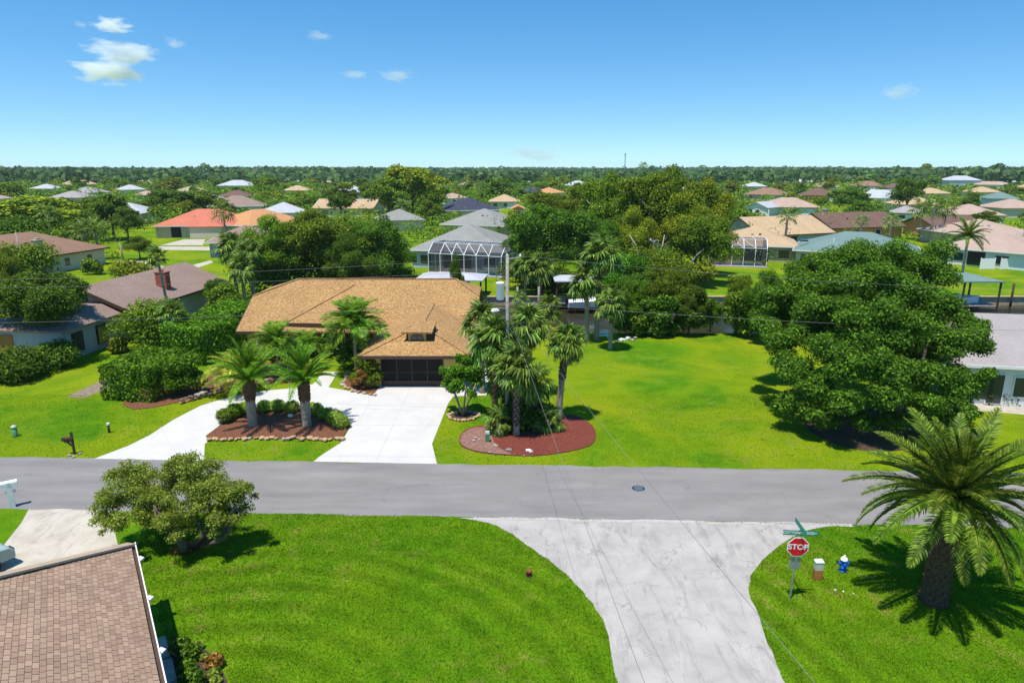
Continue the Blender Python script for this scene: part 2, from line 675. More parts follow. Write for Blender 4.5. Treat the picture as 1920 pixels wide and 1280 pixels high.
M['bark'] = plain('bark', C(.115, .09, .068), 0.95, 0.35, 6, 0.5)
M['bark_pale'] = plain('bark_pale', C(.34, .29, .24), 0.95, 0.3, 5, 0.4)
M['bark_palm'] = plain('bark_palm', C(.33, .275, .205), 0.95, 0.3, 7, 0.5)
M['bark_boots'] = plain('bark_boots', C(.105, .062, .036), 0.95, 0.4, 8, 0.5)
M['bark_stub'] = plain('bark_stub', C(.135, .075, .038), 0.95, 0.4, 8, 0.4)
M['bark_orange'] = plain('bark_orange', C(.38, .20, .06), 0.95, 0.3, 6, 0.4)
M['rock'] = plain('rock', C(.40, .27, .15), 0.9, 0.35, 2.5, 0.4)
M['rock_grey'] = plain('rock_grey', C(.34, .29, .25), 0.9, 0.35, 2.5, 0.4)
M['rock_dark'] = plain('rock_dark', C(.14, .10, .075), 0.9, 0.4, 2.5, 0.4)
M['brick'] = plain('brick_red', C(.30, .085, .05), 0.9, 0.25, 9, 0.2)
M['slab'] = plain('stone_slab', C(.36, .31, .27), 0.85, 0.2, 2, 0.2)
M['slab_brown'] = plain('slab_brown', C(.21, .165, .115), 0.9, 0.3, 3, 0.3)
M['seawall'] = plain('seawall', C(.38, .31, .20), 0.9, 0.2, 2, 0.2)
M['red_sign'] = plain('red_sign', C(.62, .012, .018), 0.4, 0.04)
M['green_sign'] = plain('green_sign', C(.0, .23, .15), 0.4, 0.04)
M['white_sign'] = plain('white_sign', C(.82, .82, .82), 0.4, 0.02)
M['blue_paint'] = plain('blue_paint', C(.010, .11, .46), 0.35, 0.08)
M['white_paint'] = plain('white_paint', C(.80, .80, .78), 0.4, 0.04)
M['pedestal_green'] = plain('pedestal_green', C(.07, .22, .10), 0.5, 0.1)
M['pedestal_pale'] = plain('pedestal_pale', C(.46, .48, .40), 0.5, 0.08)
M['orange_rust'] = plain('orange_rust', C(.36, .155, .035), 0.7, 0.2, 8)
M['rust'] = plain('rust', C(.21, .062, .028), 0.8, 0.3, 8)
M['car_paint'] = plain('car_paint', C(.29, .38, .35), 0.3, 0.05, spec=0.5)
M['chrome'] = plain('chrome', C(.6, .6, .6), 0.2, 0.03, metal=0.9)


def glass_mat(name, c, rough=0.08):
    t = NT(name)
    t.color(c).rough(rough)
    t.p.inputs['Specular IOR Level'].default_value = 0.7
    return t.m


M['glass'] = glass_mat('window_glass', C(.025, .032, .04))
M['glass_car'] = glass_mat('car_glass', C(.02, .05, .09))


def screen_mat(name, c, alpha):
    t = NT(name)
    t.color(c).rough(0.7)
    t.p.inputs['Alpha'].default_value = alpha
    return t.m


M['screen'] = screen_mat('insect_screen', C(.03, .035, .045), 0.58)
M['garage_screen'] = screen_mat('garage_screen', C(.010, .009, .009), 0.80)


def water_mat(name, deep, rough, bump):
    t = NT(name)
    t.color(deep).rough(rough)
    t.p.inputs['Specular IOR Level'].default_value = 0.5
    t.p.inputs['IOR'].default_value = 1.33
    t.bump(t.noise(t.mapping(t.pos(), (1, 2.2, 1)), 1.8, 3, 0.5), bump, 0.05)
    return t.m


M['canal_water'] = water_mat('canal_water', C(.030, .028, .016), 0.04, 0.25)
M['pool_water'] = water_mat('pool_water', C(.05, .36, .45), 0.05, 0.15)

# ------------------------------------------------------------------ the setting
CX0, CX1, CY0, CY1 = -27.0, 150.0, 66.0, 85.0
FAR = 9000.0
gm = MB()
gm.add([(-FAR, -60, 0), (FAR, -60, 0), (FAR, CY0, 0), (CX1, CY0, 0), (CX0, CY0, 0), (-FAR, CY0, 0),
        (CX0, CY1, 0), (-FAR, CY1, 0), (CX1, CY1, 0), (FAR, CY1, 0), (FAR, FAR, 0), (-FAR, FAR, 0)],
       [(0, 1, 2, 3, 4, 5), (5, 4, 6, 7), (3, 2, 9, 8), (7, 6, 8, 9, 10, 11)])
tag(gm.build('ground', M['grass']), kind='structure')
# canal: water, bed and banks
tag(MB().poly((CX0 - .5, CY0 - 1.5, -1.0), (CX1 + 1, CY0 - 1.5, -1.0), (CX1 + 1, CY1 + .05, -1.0), (CX0 - .5, CY1 + .05, -1.0)).build('canal_water', M['canal_water']), kind='structure')
mb = MB()
mb.add([(CX0, CY0, 0), (CX1, CY0, 0), (CX1, CY0 + 1.6, -1.6), (CX0, CY0 + 1.6, -1.6)], [(0, 1, 2, 3)])
mb.add([(CX0, CY0, 0), (CX0 + 1, CY0, -1.6), (CX0 + 1, CY1, -1.6), (CX0, CY1, 0)], [(0, 1, 2, 3)])
tag(mb.build('canal_bank', M['litter']), kind='structure')
sw = thing('seawall', 'low tan concrete seawall with a cap along the far bank of the canal', 'seawall', (0, CY1, 0))
MB().box(((CX0 + CX1) / 2, 0.13, -0.78), (CX1 - CX0, 0.22, 1.7)).build('wall', M['seawall'], sw)
MB().box(((CX0 + CX1) / 2, 0.10, 0.12), (CX1 - CX0, 0.5, 0.10)).build('cap', M['seawall'], sw)

SL = -0.037
def rf(x): return 34.98 + SL * x + 0.05 * math.sin(x * .9) + 0.04 * math.sin(x * 2.3 + 1)
def rn(x): return 29.08 + SL * x + 0.04 * math.sin(x * 1.1) + 0.03 * math.sin(x * 2.9 + 2)
xs = [-90 + .35 * k for k in range(520)]
road_poly = [Vector((x, rn(x) + rnd.uniform(-.045, .045), 0)) for x in xs] + [Vector((x, rf(x) + rnd.uniform(-.045, .045), 0)) for x in reversed(xs)]
sheet('road', road_poly, M['asphalt'], 0.008, kind='structure')

left_px = [(860, 970), (930, 985), (1000, 1030), (1060, 1075), (1110, 1130), (1140, 1190), (1158, 1280)]
right_px = [(1640, 986), (1560, 986), (1500, 1000), (1440, 1040), (1405, 1090), (1420, 1150), (1447, 1220), (1470, 1280)]
Lc = smooth_loop(W(*left_px), 5, False) + [Vector((3.4, 10, 0)), Vector((3.3, -40, 0))]
Rc = smooth_loop(W(*right_px), 5, False) + [Vector((8.6, 10, 0)), Vector((8.5, -40, 0))]
for L_ in (Lc, Rc):
    for k, p in enumerate(L_[2:-2]):
        p.x += rnd.uniform(-.05, .05)
side_poly = Lc + list(reversed(Rc))
sheet('side_street', side_poly, M['old_road'], 0.004, kind='structure')
M['joint'] = plain('pale_joint', C(.40, .38, .35), 0.85, 0.12, 4, 0.1)
jp = [Vector((x, rn(x) + .03, 0)) for x in [-1.8 + .5 * k for k in range(36)]]
sheet('street_edge_strip', [p + Vector((0, -.22 - .05 * math.sin(p.x * 5), 0)) for p in jp] + list(reversed([p + Vector((0, .02, 0)) for p in jp])), M['joint'], 0.012, kind='structure')

# white drive with its island left open
outer = W((176, 860), (240, 836), (280, 816), (325, 787), (375, 761), (440, 741), (502, 732), (557, 727), (587, 720), (606, 697), (634, 697),
          (616, 726), (655, 733), (699, 742), (716, 720), (835, 720), (900, 716), (915, 672), (920, 672), (912, 741), (850, 743), (840, 757), (810, 832), (820, 867),
          (588, 865), (600, 855), (639, 830), (652, 809), (660, 794), (640, 778), (600, 764), (540, 757), (480, 762), (432, 778), (411, 798), (386, 817), (396, 824), (384, 832), (384, 862))
for k in (0, 23, 24, 38): outer[k].y = rf(outer[k].x) - 0.03
for k in (14, 15): outer[k].y = 50.2
sheet('driveway', outer, M['white_drive'], 0.014, kind='structure')
M['joint_dark'] = plain('drive_joint', C(.42, .42, .41), 0.9, 0.1)
def strip(name, a, b, w, mat, z):
    a, b = Vector(a), Vector(b)
    n = Vector((-(b - a).y, (b - a).x, 0)).normalized() * w / 2
    return sheet(name, [a - n, b - n, b + n, a + n], mat, z, kind='structure')
strip('drive_joint', G(699, 743), G(672, 790), .035, M['joint_dark'], 0.019)
strip('drive_joint', G(600, 855), G(818, 857), .03, M['joint_dark'], 0.019)
strip('drive_joint', G(662, 797), G(822, 797), .03, M['joint_dark'], 0.019)
strip('drive_joint', G(720, 757), G(838, 757), .03, M['joint_dark'], 0.019)
strip('drive_joint', G(705, 865), G(772, 722), .03, M['joint_dark'], 0.023)
strip('drive_joint', G(300, 800), G(330, 850), .03, M['joint_dark'], 0.019)
strip('drive_joint', G(392, 752), G(418, 786), .03, M['joint_dark'], 0.019)
strip('drive_joint', G(505, 733), G(508, 757), .03, M['joint_dark'], 0.019)

# paved bits on the left
sheet('concrete_strip', W((125, 744), (158, 746), (216, 722), (216, 702), (200, 708)), M['slab_brown'], 0.006, kind='structure')
sheet('driveway', W((58, 947), (205, 950), (225, 1040), (220, 1110), (-60, 1110), (0, 1030), (40, 980)), M['tan_concrete'], 0.005, kind='structure')
sheet('path', W((2080, 766), (1812, 755), (1816, 768), (1930, 778), (2080, 784)), M['tan_concrete'], 0.006, kind='structure')
sheet('driveway', W((0, 690), (60, 655), (130, 640), (165, 655), (70, 675), (0, 705)), M['tan_concrete'], 0.006, kind='structure')
# distant street and drives on the left
sheet('far_street', W((225, 461), (400, 463), (400, 470), (230, 467)), M['tan_concrete'], 0.01, kind='structure')
sheet('far_driveway', W((300, 460), (345, 449), (385, 449), (380, 460)), M['tan_concrete'], 0.014, kind='structure')
sheet('far_path', W((215, 490), (260, 488), (330, 505), (395, 488), (400, 492), (330, 515), (250, 497)), M['tan_concrete'], 0.006, kind='structure')


# ------------------------------------------------------------------ leaves, trees, palms (shared meshes)
def unit(v):
    return v / np.maximum(1e-6, np.linalg.norm(v, axis=1, keepdims=True))


def leaf_quads(P, N, size, aspect=0.55, g=rng):
    n = len(P)
    N = unit(N)
    a = unit(np.cross(N, unit(g.normal(size=(n, 3)))))
    b = np.cross(N, a)
    s = (size * g.uniform(0.65, 1.35, (n, 1)))
    fold = N * s * 0.18
    V = np.empty((n, 4, 3))
    V[:, 0] = P - a * s * .5
    V[:, 1] = P - b * s * .5 * aspect + fold
    V[:, 2] = P + a * s * .5
    V[:, 3] = P + b * s * .5 * aspect + fold
    F = np.arange(n * 4).reshape(n, 4)
    return V.reshape(-1, 3), F


def lobes_points(lobes, n, g, inner=0.3, up=0.35, jitter=0.6, droop=0.25):
    L = np.array(lobes)
    w = (L[:, 3] * L[:, 4] + L[:, 3] * L[:, 5])
    idx = g.choice(len(L), n, p=w / w.sum())
    d = unit(g.normal(size=(n, 3)))
    d[:, 2] = np.where((d[:, 2] < -droop) & (g.random(n) < 0.65), -d[:, 2], d[:, 2])
    r = 1.0 - inner * g.random((n, 1)) ** 1.5
    r *= 1 + 0.10 * g.normal(size=(n, 1))
    P = L[idx, :3] + d * r * L[idx, 3:6]
    N = d + jitter * g.normal(size=(n, 3)) + np.array([0, 0, up])
    return P, N


def crown_lobes(g, w, h, zc, k, rel=0.30, flat=0.75, asym=0.15):
    """boughs spread over a squashed ball, each with its own clumps"""
    out = [(0, 0, zc, w * .26, w * .26, h * .26)]
    nb = max(7, k // 5)
    for i in range(nb):
        u = (i + .5) / nb
        z = 1 - 1.5 * u + g.uniform(-.12, .12)
        rr = math.sqrt(max(0.02, 1 - min(1, z * z)))
        a = i * 2.399963 + g.uniform(-.5, .5)
        f = g.uniform(.42, .78) * (1 + asym * math.sin(a * 2 + 1))
        s = rel * g.uniform(.9, 1.55) * w / 2
        c = (math.cos(a) * rr * f * w / 2, math.sin(a) * rr * f * w / 2, zc + z * f * h / 2)
        out.append((*c, s * .72, s * .72, s * .6))
        for q in range(7):
            d = unit(g.normal(size=(1, 3)))[0]
            d[2] = abs(d[2]) * .9 - .25
            e = g.uniform(.5, 1.05) * s
            r = s * g.uniform(.26, .58)
            out.append((c[0] + d[0] * e, c[1] + d[1] * e, c[2] + d[2] * e * .8, r, r, r * flat))
    return out


def trunk_mb(g, h, r, w, zc, limbs=6, lean=0.0):
    mb = MB()
    top = (lean + g.uniform(-.2, .2), g.uniform(-.2, .2), h * .55)
    mb.tube([(0, 0, -.25), (0, 0, .15), (lean * .4, 0, h * .28), top], [r * 1.5, r * 1.1, r * .85, r * .6], 8)
    for i in range(limbs):
        a = 2 * math.pi * i / limbs + g.uniform(-.4, .4)
        e = (math.cos(a) * w * .33, math.sin(a) * w * .33, zc + g.uniform(-.1, .22) * h)
        s = (lean * .5, 0, h * g.uniform(.25, .5))
        m = [(s[k] * .5 + e[k] * .5) + (0.12 * h if k == 2 else g.uniform(-.3, .3)) * (1 if k < 2 else .5) for k in range(3)]
        mb.tube([s, m, e], [r * .5, r * .34, r * .12], 6)
    return mb


PROTO = {}


def tree_proto(key, seed, w, h, zc, hc, nlobes, nleaf, leaf, trunk_r, rel=0.30, inner=0.3, flat=0.75):
    g = np.random.default_rng(seed)
    P, N = lobes_points(crown_lobes(g, w, hc, zc, nlobes, rel, flat), nleaf, g, inner)
    V, F = leaf_quads(P, N, leaf, 0.6, g)
    V[:, 2] = np.maximum(V[:, 2], 0.05)
    crown = np_mesh('crown', V, F, M['leaf_mid'])
    tk = trunk_mb(g, h, trunk_r, w, zc)
    me = bpy.data.meshes.new('trunk')
    me.from_pydata(tk.v, [], tk.f)
    me.polygons.foreach_set('use_smooth', [True] * len(me.polygons))
    me.materials.append(M['bark'])
    top = float(V[:, 2].max())
    wide = float(np.percentile(np.hypot(V[:, 0], V[:, 1]), 99) * 2)
    PROTO[key] = (me, crown, top, wide)


for k in range(4):
    tree_proto(('near', k), 100 + k, 10, 9, 5.0, 7.8, 46 + 8 * k, 42000, .215, .24, 0.33 + .03 * (k % 2), 0.5)
for k in range(4):
    tree_proto(('far', k), 200 + k, 10, 9, 5.2, 7.6, 30 + 4 * k, 9000, .44, .24, 0.36, 0.4)
for k in range(3):
    tree_proto(('small', k), 300 + k, 10, 9, 5.0, 8.0, 20 + 3 * k, 2200, .92, .24, 0.38)
for k in range(3):
    tree_proto(('shrub', k), 400 + k, 4, 3.2, 1.6, 3.1, 22, 5200, .24, .07, 0.34, 0.4)


def place_tree(px, pyb, pyt, wpx, mat, label, cat='tree', group=None, lod=None, name='tree', yy=None, bark=None, v=None):
    base = G(px, pyb)
    if yy:
        base = Vector((G(px, pyb).x / G(px, pyb).y * yy, yy, 0))
    h = max(1.0, ZAT(base.y, pyt))
    dep = base.y * math.cos(PITCH) + CAM_H * math.sin(PITCH)
    w = wpx / 1280 * dep
    if lod is None:
        lod = 'near' if base.y < 130 else ('far' if base.y < 330 else 'small')
    n = {'near': 4, 'far': 4, 'small': 3, 'shrub': 3}[lod]
    tm, cm, top, wide = PROTO[(lod, rnd.randrange(n) if v is None else v)]
    t = thing(name, label, cat, base, rnd.uniform(0, 6.28), group, (w / wide, w / wide * rnd.uniform(.9, 1.1), h / top))
    link('trunk', tm, t, mat=bark or M['bark'])
    link('crown', cm, t, mat=M[mat])
    return t


# ---- palm leaves
def feather_mesh(name, length, droop, nleaf, lw, ll, seed, mat, rise=0.25):
    """pinnate frond along +X: arched rib with two rows of leaflets"""
    g = np.random.default_rng(seed)
    V, F = [], []

    def rib(t):
        return np.array([length * t * (1 - .18 * droop * t * t), 0, rise * length * t * (1 - t * .4) - droop * length * (t ** 2.4) * .62])
    def quad(a, b, c, d):
        i = len(V)
        V.extend([a, b, c, d])
        F.append((i, i + 1, i + 2, i + 3))
    ns = 9
    for i in range(ns):
        a, b = rib(i / ns), rib((i + 1) / ns)
        w0, w1 = .045 * (1 - .8 * i / ns), .045 * (1 - .8 * (i + 1) / ns)
        o = np.array([0, 1, 0])
        quad(a - o * w0, b - o * w1, b + o * w1, a + o * w0)
        u = np.array([0, 0, 1])
        quad(a - u * w0, b - u * w1, b + u * w1, a + u * w0)
    for i in range(nleaf):
        t = .12 + .88 * (i + .5) / nleaf
        p = rib(t)
        tang = rib(min(1, t + .02)) - rib(t - .02)
        tang /= np.linalg.norm(tang)
        l = ll * (math.sin(math.pi * min(1, t * .9 + .12)) ** .6 * .85 + .2) * g.uniform(.85, 1.1)
        for s in (-1, 1):
            side = np.array([0, s, 0])
            up = np.cross(tang, np.array([0, 1, 0])) * -1
            if up[2] < 0: up = -up
            d = tang * g.uniform(.55, .8) + side * g.uniform(.75, 1) + up * g.uniform(.15, .5)
            d /= np.linalg.norm(d)
            e = p + d * l + np.array([0, 0, -.22 * l])
            m = p + d * l * .5
            wv = np.cross(d, up)
            wv = wv / np.linalg.norm(wv) * lw / 2
            quad(p, m - wv, e, m + wv)
    me = np_mesh(name, np.array(V), np.array(F), mat)
    return me


def fan_mesh(name, r, stalk, seg, seed, mat, droop=.35):
    """fan frond along +X: a stalk and a ring of narrow folded blades"""
    g = np.random.default_rng(seed)
    V, F = [], []
    def quad(a, b, c, d):
        i = len(V)
        V.extend([a, b, c, d])
        F.append((i, i + 1, i + 2, i + 3))
    c = np.array([stalk, 0, stalk * .10])
    for o in (np.array([0, .022, 0]), np.array([0, 0, .022])):
        quad(-o * 1.5, c - o, c + o, o * 1.5)
    for i in range(seg):
        a = (i / (seg - 1) - .5) * R(245) + g.uniform(-.04, .04)
        l = r * (1 - .28 * abs(i / (seg - 1) - .5) * 2) * g.uniform(.88, 1.08)
        d = np.array([math.cos(a), math.sin(a), 0])
        m = c + d * l * .5 + np.array([0, 0, .10 * r * (-1) ** 0])
        e = c + d * l + np.array([0, 0, -droop * l * g.uniform(.6, 1.3)])
        wv = np.array([-d[1], d[0], 0]) * l * .095
        dz = np.array([0, 0, .03 * r])
        quad(c, m - wv + dz, e, m + wv - dz)
    return np_mesh(name, np.array(V), np.array(F), mat)


FAN = [fan_mesh('frond', .95, .95, 17, 50 + k, M['frond_fan'], .25 + .12 * k) for k in range(4)]
FAN_FAR = [fan_mesh('frond', .95, .9, 9, 60 + k, M['frond_fan'], .3) for k in range(2)]
FEATHER = [feather_mesh('frond', 1.0, d, 66, .0115, .135, 70 + k, M['frond_date'], rz) for k, (d, rz) in enumerate(((.28, .2), (.45, .2), (.60, .22), (.42, .2)))]
FEATHER_UP = [feather_mesh('frond', 1.0, d, 60, .0125, .135, 90 + k, M['frond_bright'], .2) for k, d in enumerate((.30, .55, .8, .8))]
PLUME = [feather_mesh('frond', 1.0, d, 34, .028, .30, 80 + k, M['frond_bright'], .3) for k, d in enumerate((.6, .9, 1.15))]


def frond_rot(az, el, roll=0.0):
    return Matrix.Rotation(az, 4, 'Z') @ Matrix.Rotation(-el, 4, 'Y') @ Matrix.Rotation(roll, 4, 'X')


def palm_trunk(mb, h, r0, r1, lean=(0, 0), n=10):
    path, rad = [], []
    for i in range(9):
        t = i / 8
        path.append((lean[0] * t * t, lean[1] * t * t, -.2 + (h + .2) * t))
        rad.append(r0 + (r1 - r0) * t + (.35 * r0 if i == 0 else 0))
    mb.tube(path, rad, n)
    return path, rad


def boots(mb, z0, z1, r0, r1, lean, h, count, size, g):
    """stubs of old leaf bases winding up a palm trunk"""
    for i in range(count):
        t = (i + .5) / count
        z = z0 + (z1 - z0) * t
        a = i * 2.39996
        r = r0 + (r1 - r0) * t
        q = (z / h)
        cx, cy = lean[0] * q * q, lean[1] * q * q
        d = Vector((math.cos(a), math.sin(a), 0))
        s = Vector((-d.y, d.x, 0)) * size * .5
        p = Vector((cx, cy, z)) + d * r * .93
        e = p + d * size * g.uniform(.35, .6) + Vector((0, 0, size * g.uniform(.7, 1.1)))
        u = Vector((0, 0, size * .5))
        mb.add([p - s - u, p + s - u, p + s * .7 + u, p - s * .7 + u, e], [(0, 1, 4), (1, 2, 4), (2, 3, 4), (3, 0, 4)])


def sabal(px, pyb, pyt, label, wpx=None, thin=1.0, group='cabbage palms', n=30, far=False, boot=0.45, lean=(0, 0), bark='bark_palm', y=None, mat=None, name='cabbage_palm'):
    base = G(px, pyb)
    if y: base = Vector((base.x / base.y * y, y, 0))
    top = ZAT(base.y, pyt)
    dep = base.y * math.cos(PITCH) + CAM_H * math.sin(PITCH)
    R_ = (wpx or 80) / 1280 * dep / 2
    h = max(.5, top - R_ * .75)
    g = np.random.default_rng(int(px * 7 + pyb))
    t = thing(name, label, 'palm tree', base, 0, group)
    mb = MB()
    r = (.16 + .012 * h) * thin
    palm_trunk(mb, h, r, r * .85, lean)
    mb.build('trunk', M[bark], t, True)
    if boot and not far:
        b2 = MB()
        boots(b2, h * (1 - boot), h, r, r * 1.1, lean, h, int(30 + 60 * boot), .2, g)
        b2.build('leaf_stub', M['bark_boots'], t)
    k = R_ / 1.75
    if far:
        # too small in the picture for single leaves: one crown
        n2 = max(14, n // 2)
        V, F, off = [], [], 0
        src = FAN_FAR[0]
        v0 = np.empty(len(src.vertices) * 3, dtype=np.float32)
        src.vertices.foreach_get('co', v0)
        v0 = v0.reshape(-1, 3) * k
        f0 = np.arange(len(v0)).reshape(-1, 4)
        for i in range(n2):
            m = frond_rot(i * 2.4, R(75) - R(125) * ((i + .5) / n2) ** .8, g.uniform(-.4, .4))
            a = np.array(m.to_3x3())
            V.append(v0 @ a.T + np.array([lean[0], lean[1], h]))
            F.append(f0 + off)
            off += len(v0)
        link('crown', np_mesh('crown', np.vstack(V), np.vstack(F), M[mat or 'frond_fan']), t)
    else:
        for i in range(n):
            el = R(80) - R(130) * ((i + .5) / n) ** .85 + g.uniform(-.12, .12)
            m = Matrix.Translation((lean[0], lean[1], h + .12 * math.sin(el))) @ frond_rot(i * 2.39996 + g.uniform(-.2, .2), el, g.uniform(-.5, .5)) @ Matrix.Scale(k * g.uniform(.85, 1.1), 4)
            o = link('frond', FAN[i % 4], t, mat=M[mat] if mat else None)
            o.matrix_local = m
        if boot > .15:
            for i in range(int(g.integers(3, 7))):
                o = link('dead_frond', FAN[i % 4], t, mat=M['frond_dead'])
                o.matrix_local = Matrix.Translation((lean[0], lean[1], h - .1)) @ frond_rot(i * 1.9 + px, R(-66) + g.uniform(-.2, .2), g.uniform(-.6, .6)) @ Matrix.Scale(k * g.uniform(.65, .85), 4)
                o['label'] = 'withered brown frond hanging down'
    return t


def feather_palm(name, label, base, h, length, n, r0, r1, src, el0, el1, bark, group=None, boot_n=0, boot_size=.2, boot_from=.0, lean=(0, 0), stub_mat='bark_boots', curve=1.0, width=1.0, mat=None, cat='palm tree'):
    t = thing(name, label, cat, base, 0, group)
    g = np.random.default_rng(int(abs(base[0]) * 31 + base[1] * 17))
    mb = MB()
    palm_trunk(mb, h, r0, r1, lean, 14)
    mb.build('trunk', M[bark], t, True)
    if boot_n:
        b2 = MB()
        ra = r0 + (r1 - r0) * boot_from
        boots(b2, h * boot_from, h, ra, r1 * 1.05, lean, h, boot_n, boot_size, g)
        b2.build('leaf_stub', M[stub_mat], t)
    for i in range(n):
        q = (i + .5) / n
        el = el0 + (el1 - el0) * q ** curve + g.uniform(-.10, .10)
        L = length * g.uniform(.88, 1.08) * (0.75 + .25 * min(1, q * 4))
        me = src[0 if q < .35 else (1 if q < .75 else min(2, len(src) - 1))]
        if el < R(-25): me = src[-1]
        o = link('frond', me, t, mat=M[mat] if mat else None)
        o.matrix_local = Matrix.Translation((lean[0], lean[1], h)) @ frond_rot(i * 2.39996 + g.uniform(-.15, .15), el, g.uniform(-.35, .35)) @ Matrix.Diagonal((L, L * width, L, 1))
    return t

# ------------------------------------------------------------------ the tan-roofed house in the middle
def main_house():
    h = thing('house', 'low yellow house with wide tan shingle roof, dormer over the garage and white curving drive', 'house', (0, 0, 0))
    s = .487
    RL, RR = (-20.2, 64, 5.75), (-5.3, 64, 5.75)
    KLf, KLb, KRf, KRb = (-23.7, 61.6, 4.58), (-23.7, 66.4, 4.58), (-3.0, 61.6, 4.58), (-3.0, 66.4, 4.58)
    EL, ER, BL, BR = (-23.7, 57.0, 2.34), (-3.0, 57.0, 2.34), (-23.7, 71, 2.34), (-3.0, 71, 2.34)
    roof = MB().shell([(EL, ER, KRf, RR, RL, KLf), (BR, BL, KLb, RL, RR, KRb), (KLf, RL, KLb), (KRb, RR, KRf)], .16).build('roof', M['roof_main'], h)
    # garage wing
    A, Bk = (-7.1, 52.3, 4.0), (-7.1, 60.5, 4.02)
    GL, GR, GLb, GRb = (-11.2, 48.2, 2.6), (-3.02, 48.2, 2.6), (-11.2, 57.65, 2.6), (-3.02, 57.65, 2.6)
    MB().shell([(GL, GR, A), (GL, A, Bk, GLb), (GR, GRb, Bk, A)], .17).build('garage_roof', M['roof_main'], h)
    # raised entry roof
    e1, e2, ap = (-19.6, 57.6, 2.95), (-10.6, 57.0, 2.95), (-14.6, 62.6, 5.42)
    MB().shell([(e1, e2, ap)], .5).build('entry_roof', M['roof_main'], h)
    # ridge caps
    rc = MB()
    for a, b in ((RL, RR), (RL, KLf), (RR, KRf), (A, GL), (A, GR), (A, Bk), (e1, ap)):
        rc.bar(Vector(a) + Vector((0, 0, .02)), Vector(b) + Vector((0, 0, .02)), .26, .05)
    rc.build('ridge_cap', M['roof_main'], roof)
    # fascia boards
    for a, b in ((EL, (-19.4, 57, 2.34)), (e1, e2), (GL, GR), (EL, KLf), (ER, KRf), (GL, GLb)):
        o = Vector((0, -.03, -.12)) if a[1] == b[1] or a is e1 else Vector((.03 if a[0] > -10 else -.03, 0, -.12))
        MB().bar(Vector(a) + o, Vector(b) + o, .05, .24).build('fascia', M['trim_brown'], h)
    # walls
    wm = MB()
    wm.box((-13.4, 64.2, 1.15), (19.6, 12.4, 2.3))
    wm.add([(-3.6, 58, 2.3), (-3.6, 70.4, 2.3), (-3.6, 66.3, 4.35), (-3.6, 61.7, 4.35), (-23.2, 58, 2.3), (-23.2, 70.4, 2.3), (-23.2, 66.3, 4.35), (-23.2, 61.7, 4.35)],
           [(0, 1, 2, 3), (7, 6, 5, 4), (0, 3, 7, 4), (1, 5, 6, 2), (3, 2, 6, 7)])
    wm.build('wall', M['wall_yellow'], h)
    gw = MB()
    gw.box((-10.4, 53.4, 1.2), (1.1, 9.0, 2.4)).box((-4.35, 53.4, 1.2), (1.5, 9.0, 2.4))
    gw.box((-7.45, 52.6, 1.2), (4.8, .2, 2.4))
    gw.build('garage_wall', M['wall_yellow'], h)
    MB().box((-7.5, 48.98, 2.34), (7.4, .25, .26)).build('beam', M['trim_brown'], h)
    # screened garage opening
    d = thing('garage_screen', None, None, (-7.5, 49.1, 0))
    d.parent = h
    MB().poly((-2.25, .02, .03), (2.25, .02, .03), (2.25, .02, 2.2), (-2.25, .02, 2.2)).build('screen', M['garage_screen'], d)
    for x in (-2.28, -1.14, 0, 1.14, 2.28):
        MB().box((x, 0, 1.1), (.07, .06, 2.2)).build('post', M['trim_brown'], d)
    MB().box((0, -.045, 1.1), (4.5, .03, .06)).build('rail', M['trim_brown'], d)
    MB().box((0, -.05, .22), (4.5, .03, .40)).build('kick_panel', M['trim_brown'], d)
    # dormer
    dm = thing('dormer', None, None, (-7.25, 50.2, 0))
    dm.parent = h
    MB().shell([((-1.1, -.35, 3.98), (1.25, -.35, 3.98), (1.32, 2.1, 4.30), (.15, 2.3, 4.34)), ((-1.1, -.35, 3.98), (.15, 2.3, 4.34), (.1, 2.3, 4.05))], .13).build('roof', M['roof_main'], dm)
    MB().box((.26, 1.0, 3.40), (2.05, 2.0, 1.05)).build('wall', M['wood_dark'], dm)
    MB().box((.07, -.03, 3.52), (1.36, .06, .68)).build('front_panel', M['wall_yellow'], dm)
    n = 14
    arch = [(-.38, 3.30)] + [(.07 - .45 * math.cos(math.pi * k / n), 3.40 + .38 * math.sin(math.pi * k / n)) for k in range(n + 1)] + [(.52, 3.30)]
    g = MB()
    g.poly(*[(x, -.075, z) for x, z in arch])
    g.build('window', M['glass'], dm)
    f = MB()
    for (a, b) in zip(arch, arch[1:] + arch[:1]):
        f.bar((a[0], -.085, a[1]), (b[0], -.085, b[1]), .05)
    f.bar((.07, -.085, 3.30), (.07, -.085, 3.77), .03)
    f.build('window_frame', M['trim_brown'], dm)
    # porch: columns and a flat panel coloured dark for the entry's shade
    for x in (-18.9, -17.2, -11.4):
        MB().box((x, 57.9, 1.25), (.55, .55, 2.9)).build('column', M['wall_yellow'], h)
    MB().box((-14.4, 57.955, 1.3), (4.4, .06, 2.3)).build('entry_shade_panel', M['wood_dark'], h)
    for x in (-15.4, -13.4):
        w = MB().box((x, 57.91, 1.25), (.95, .05, 2.0)).build('door', M['wood_dark'], h)
        MB().box((x, 57.88, 1.45), (.5, .03, 1.2)).build('pane', M['glass'], w)
    for x in (-21.6, -20.2):
        w = MB().box((x, 57.96, 1.35), (1.2, .08, 1.3)).build('window', M['trim_white'], h)
        MB().box((x, 57.91, 1.35), (1.05, .04, 1.15)).build('pane', M['glass'], w)
    for y in (60, 66.5):
        w = MB().box((-3.56, y, 1.4), (.08, 1.6, 1.2)).build('window', M['trim_brown'], h)
        MB().box((-3.51, y, 1.4), (.04, 1.4, 1.0)).build('pane', M['glass'], w)
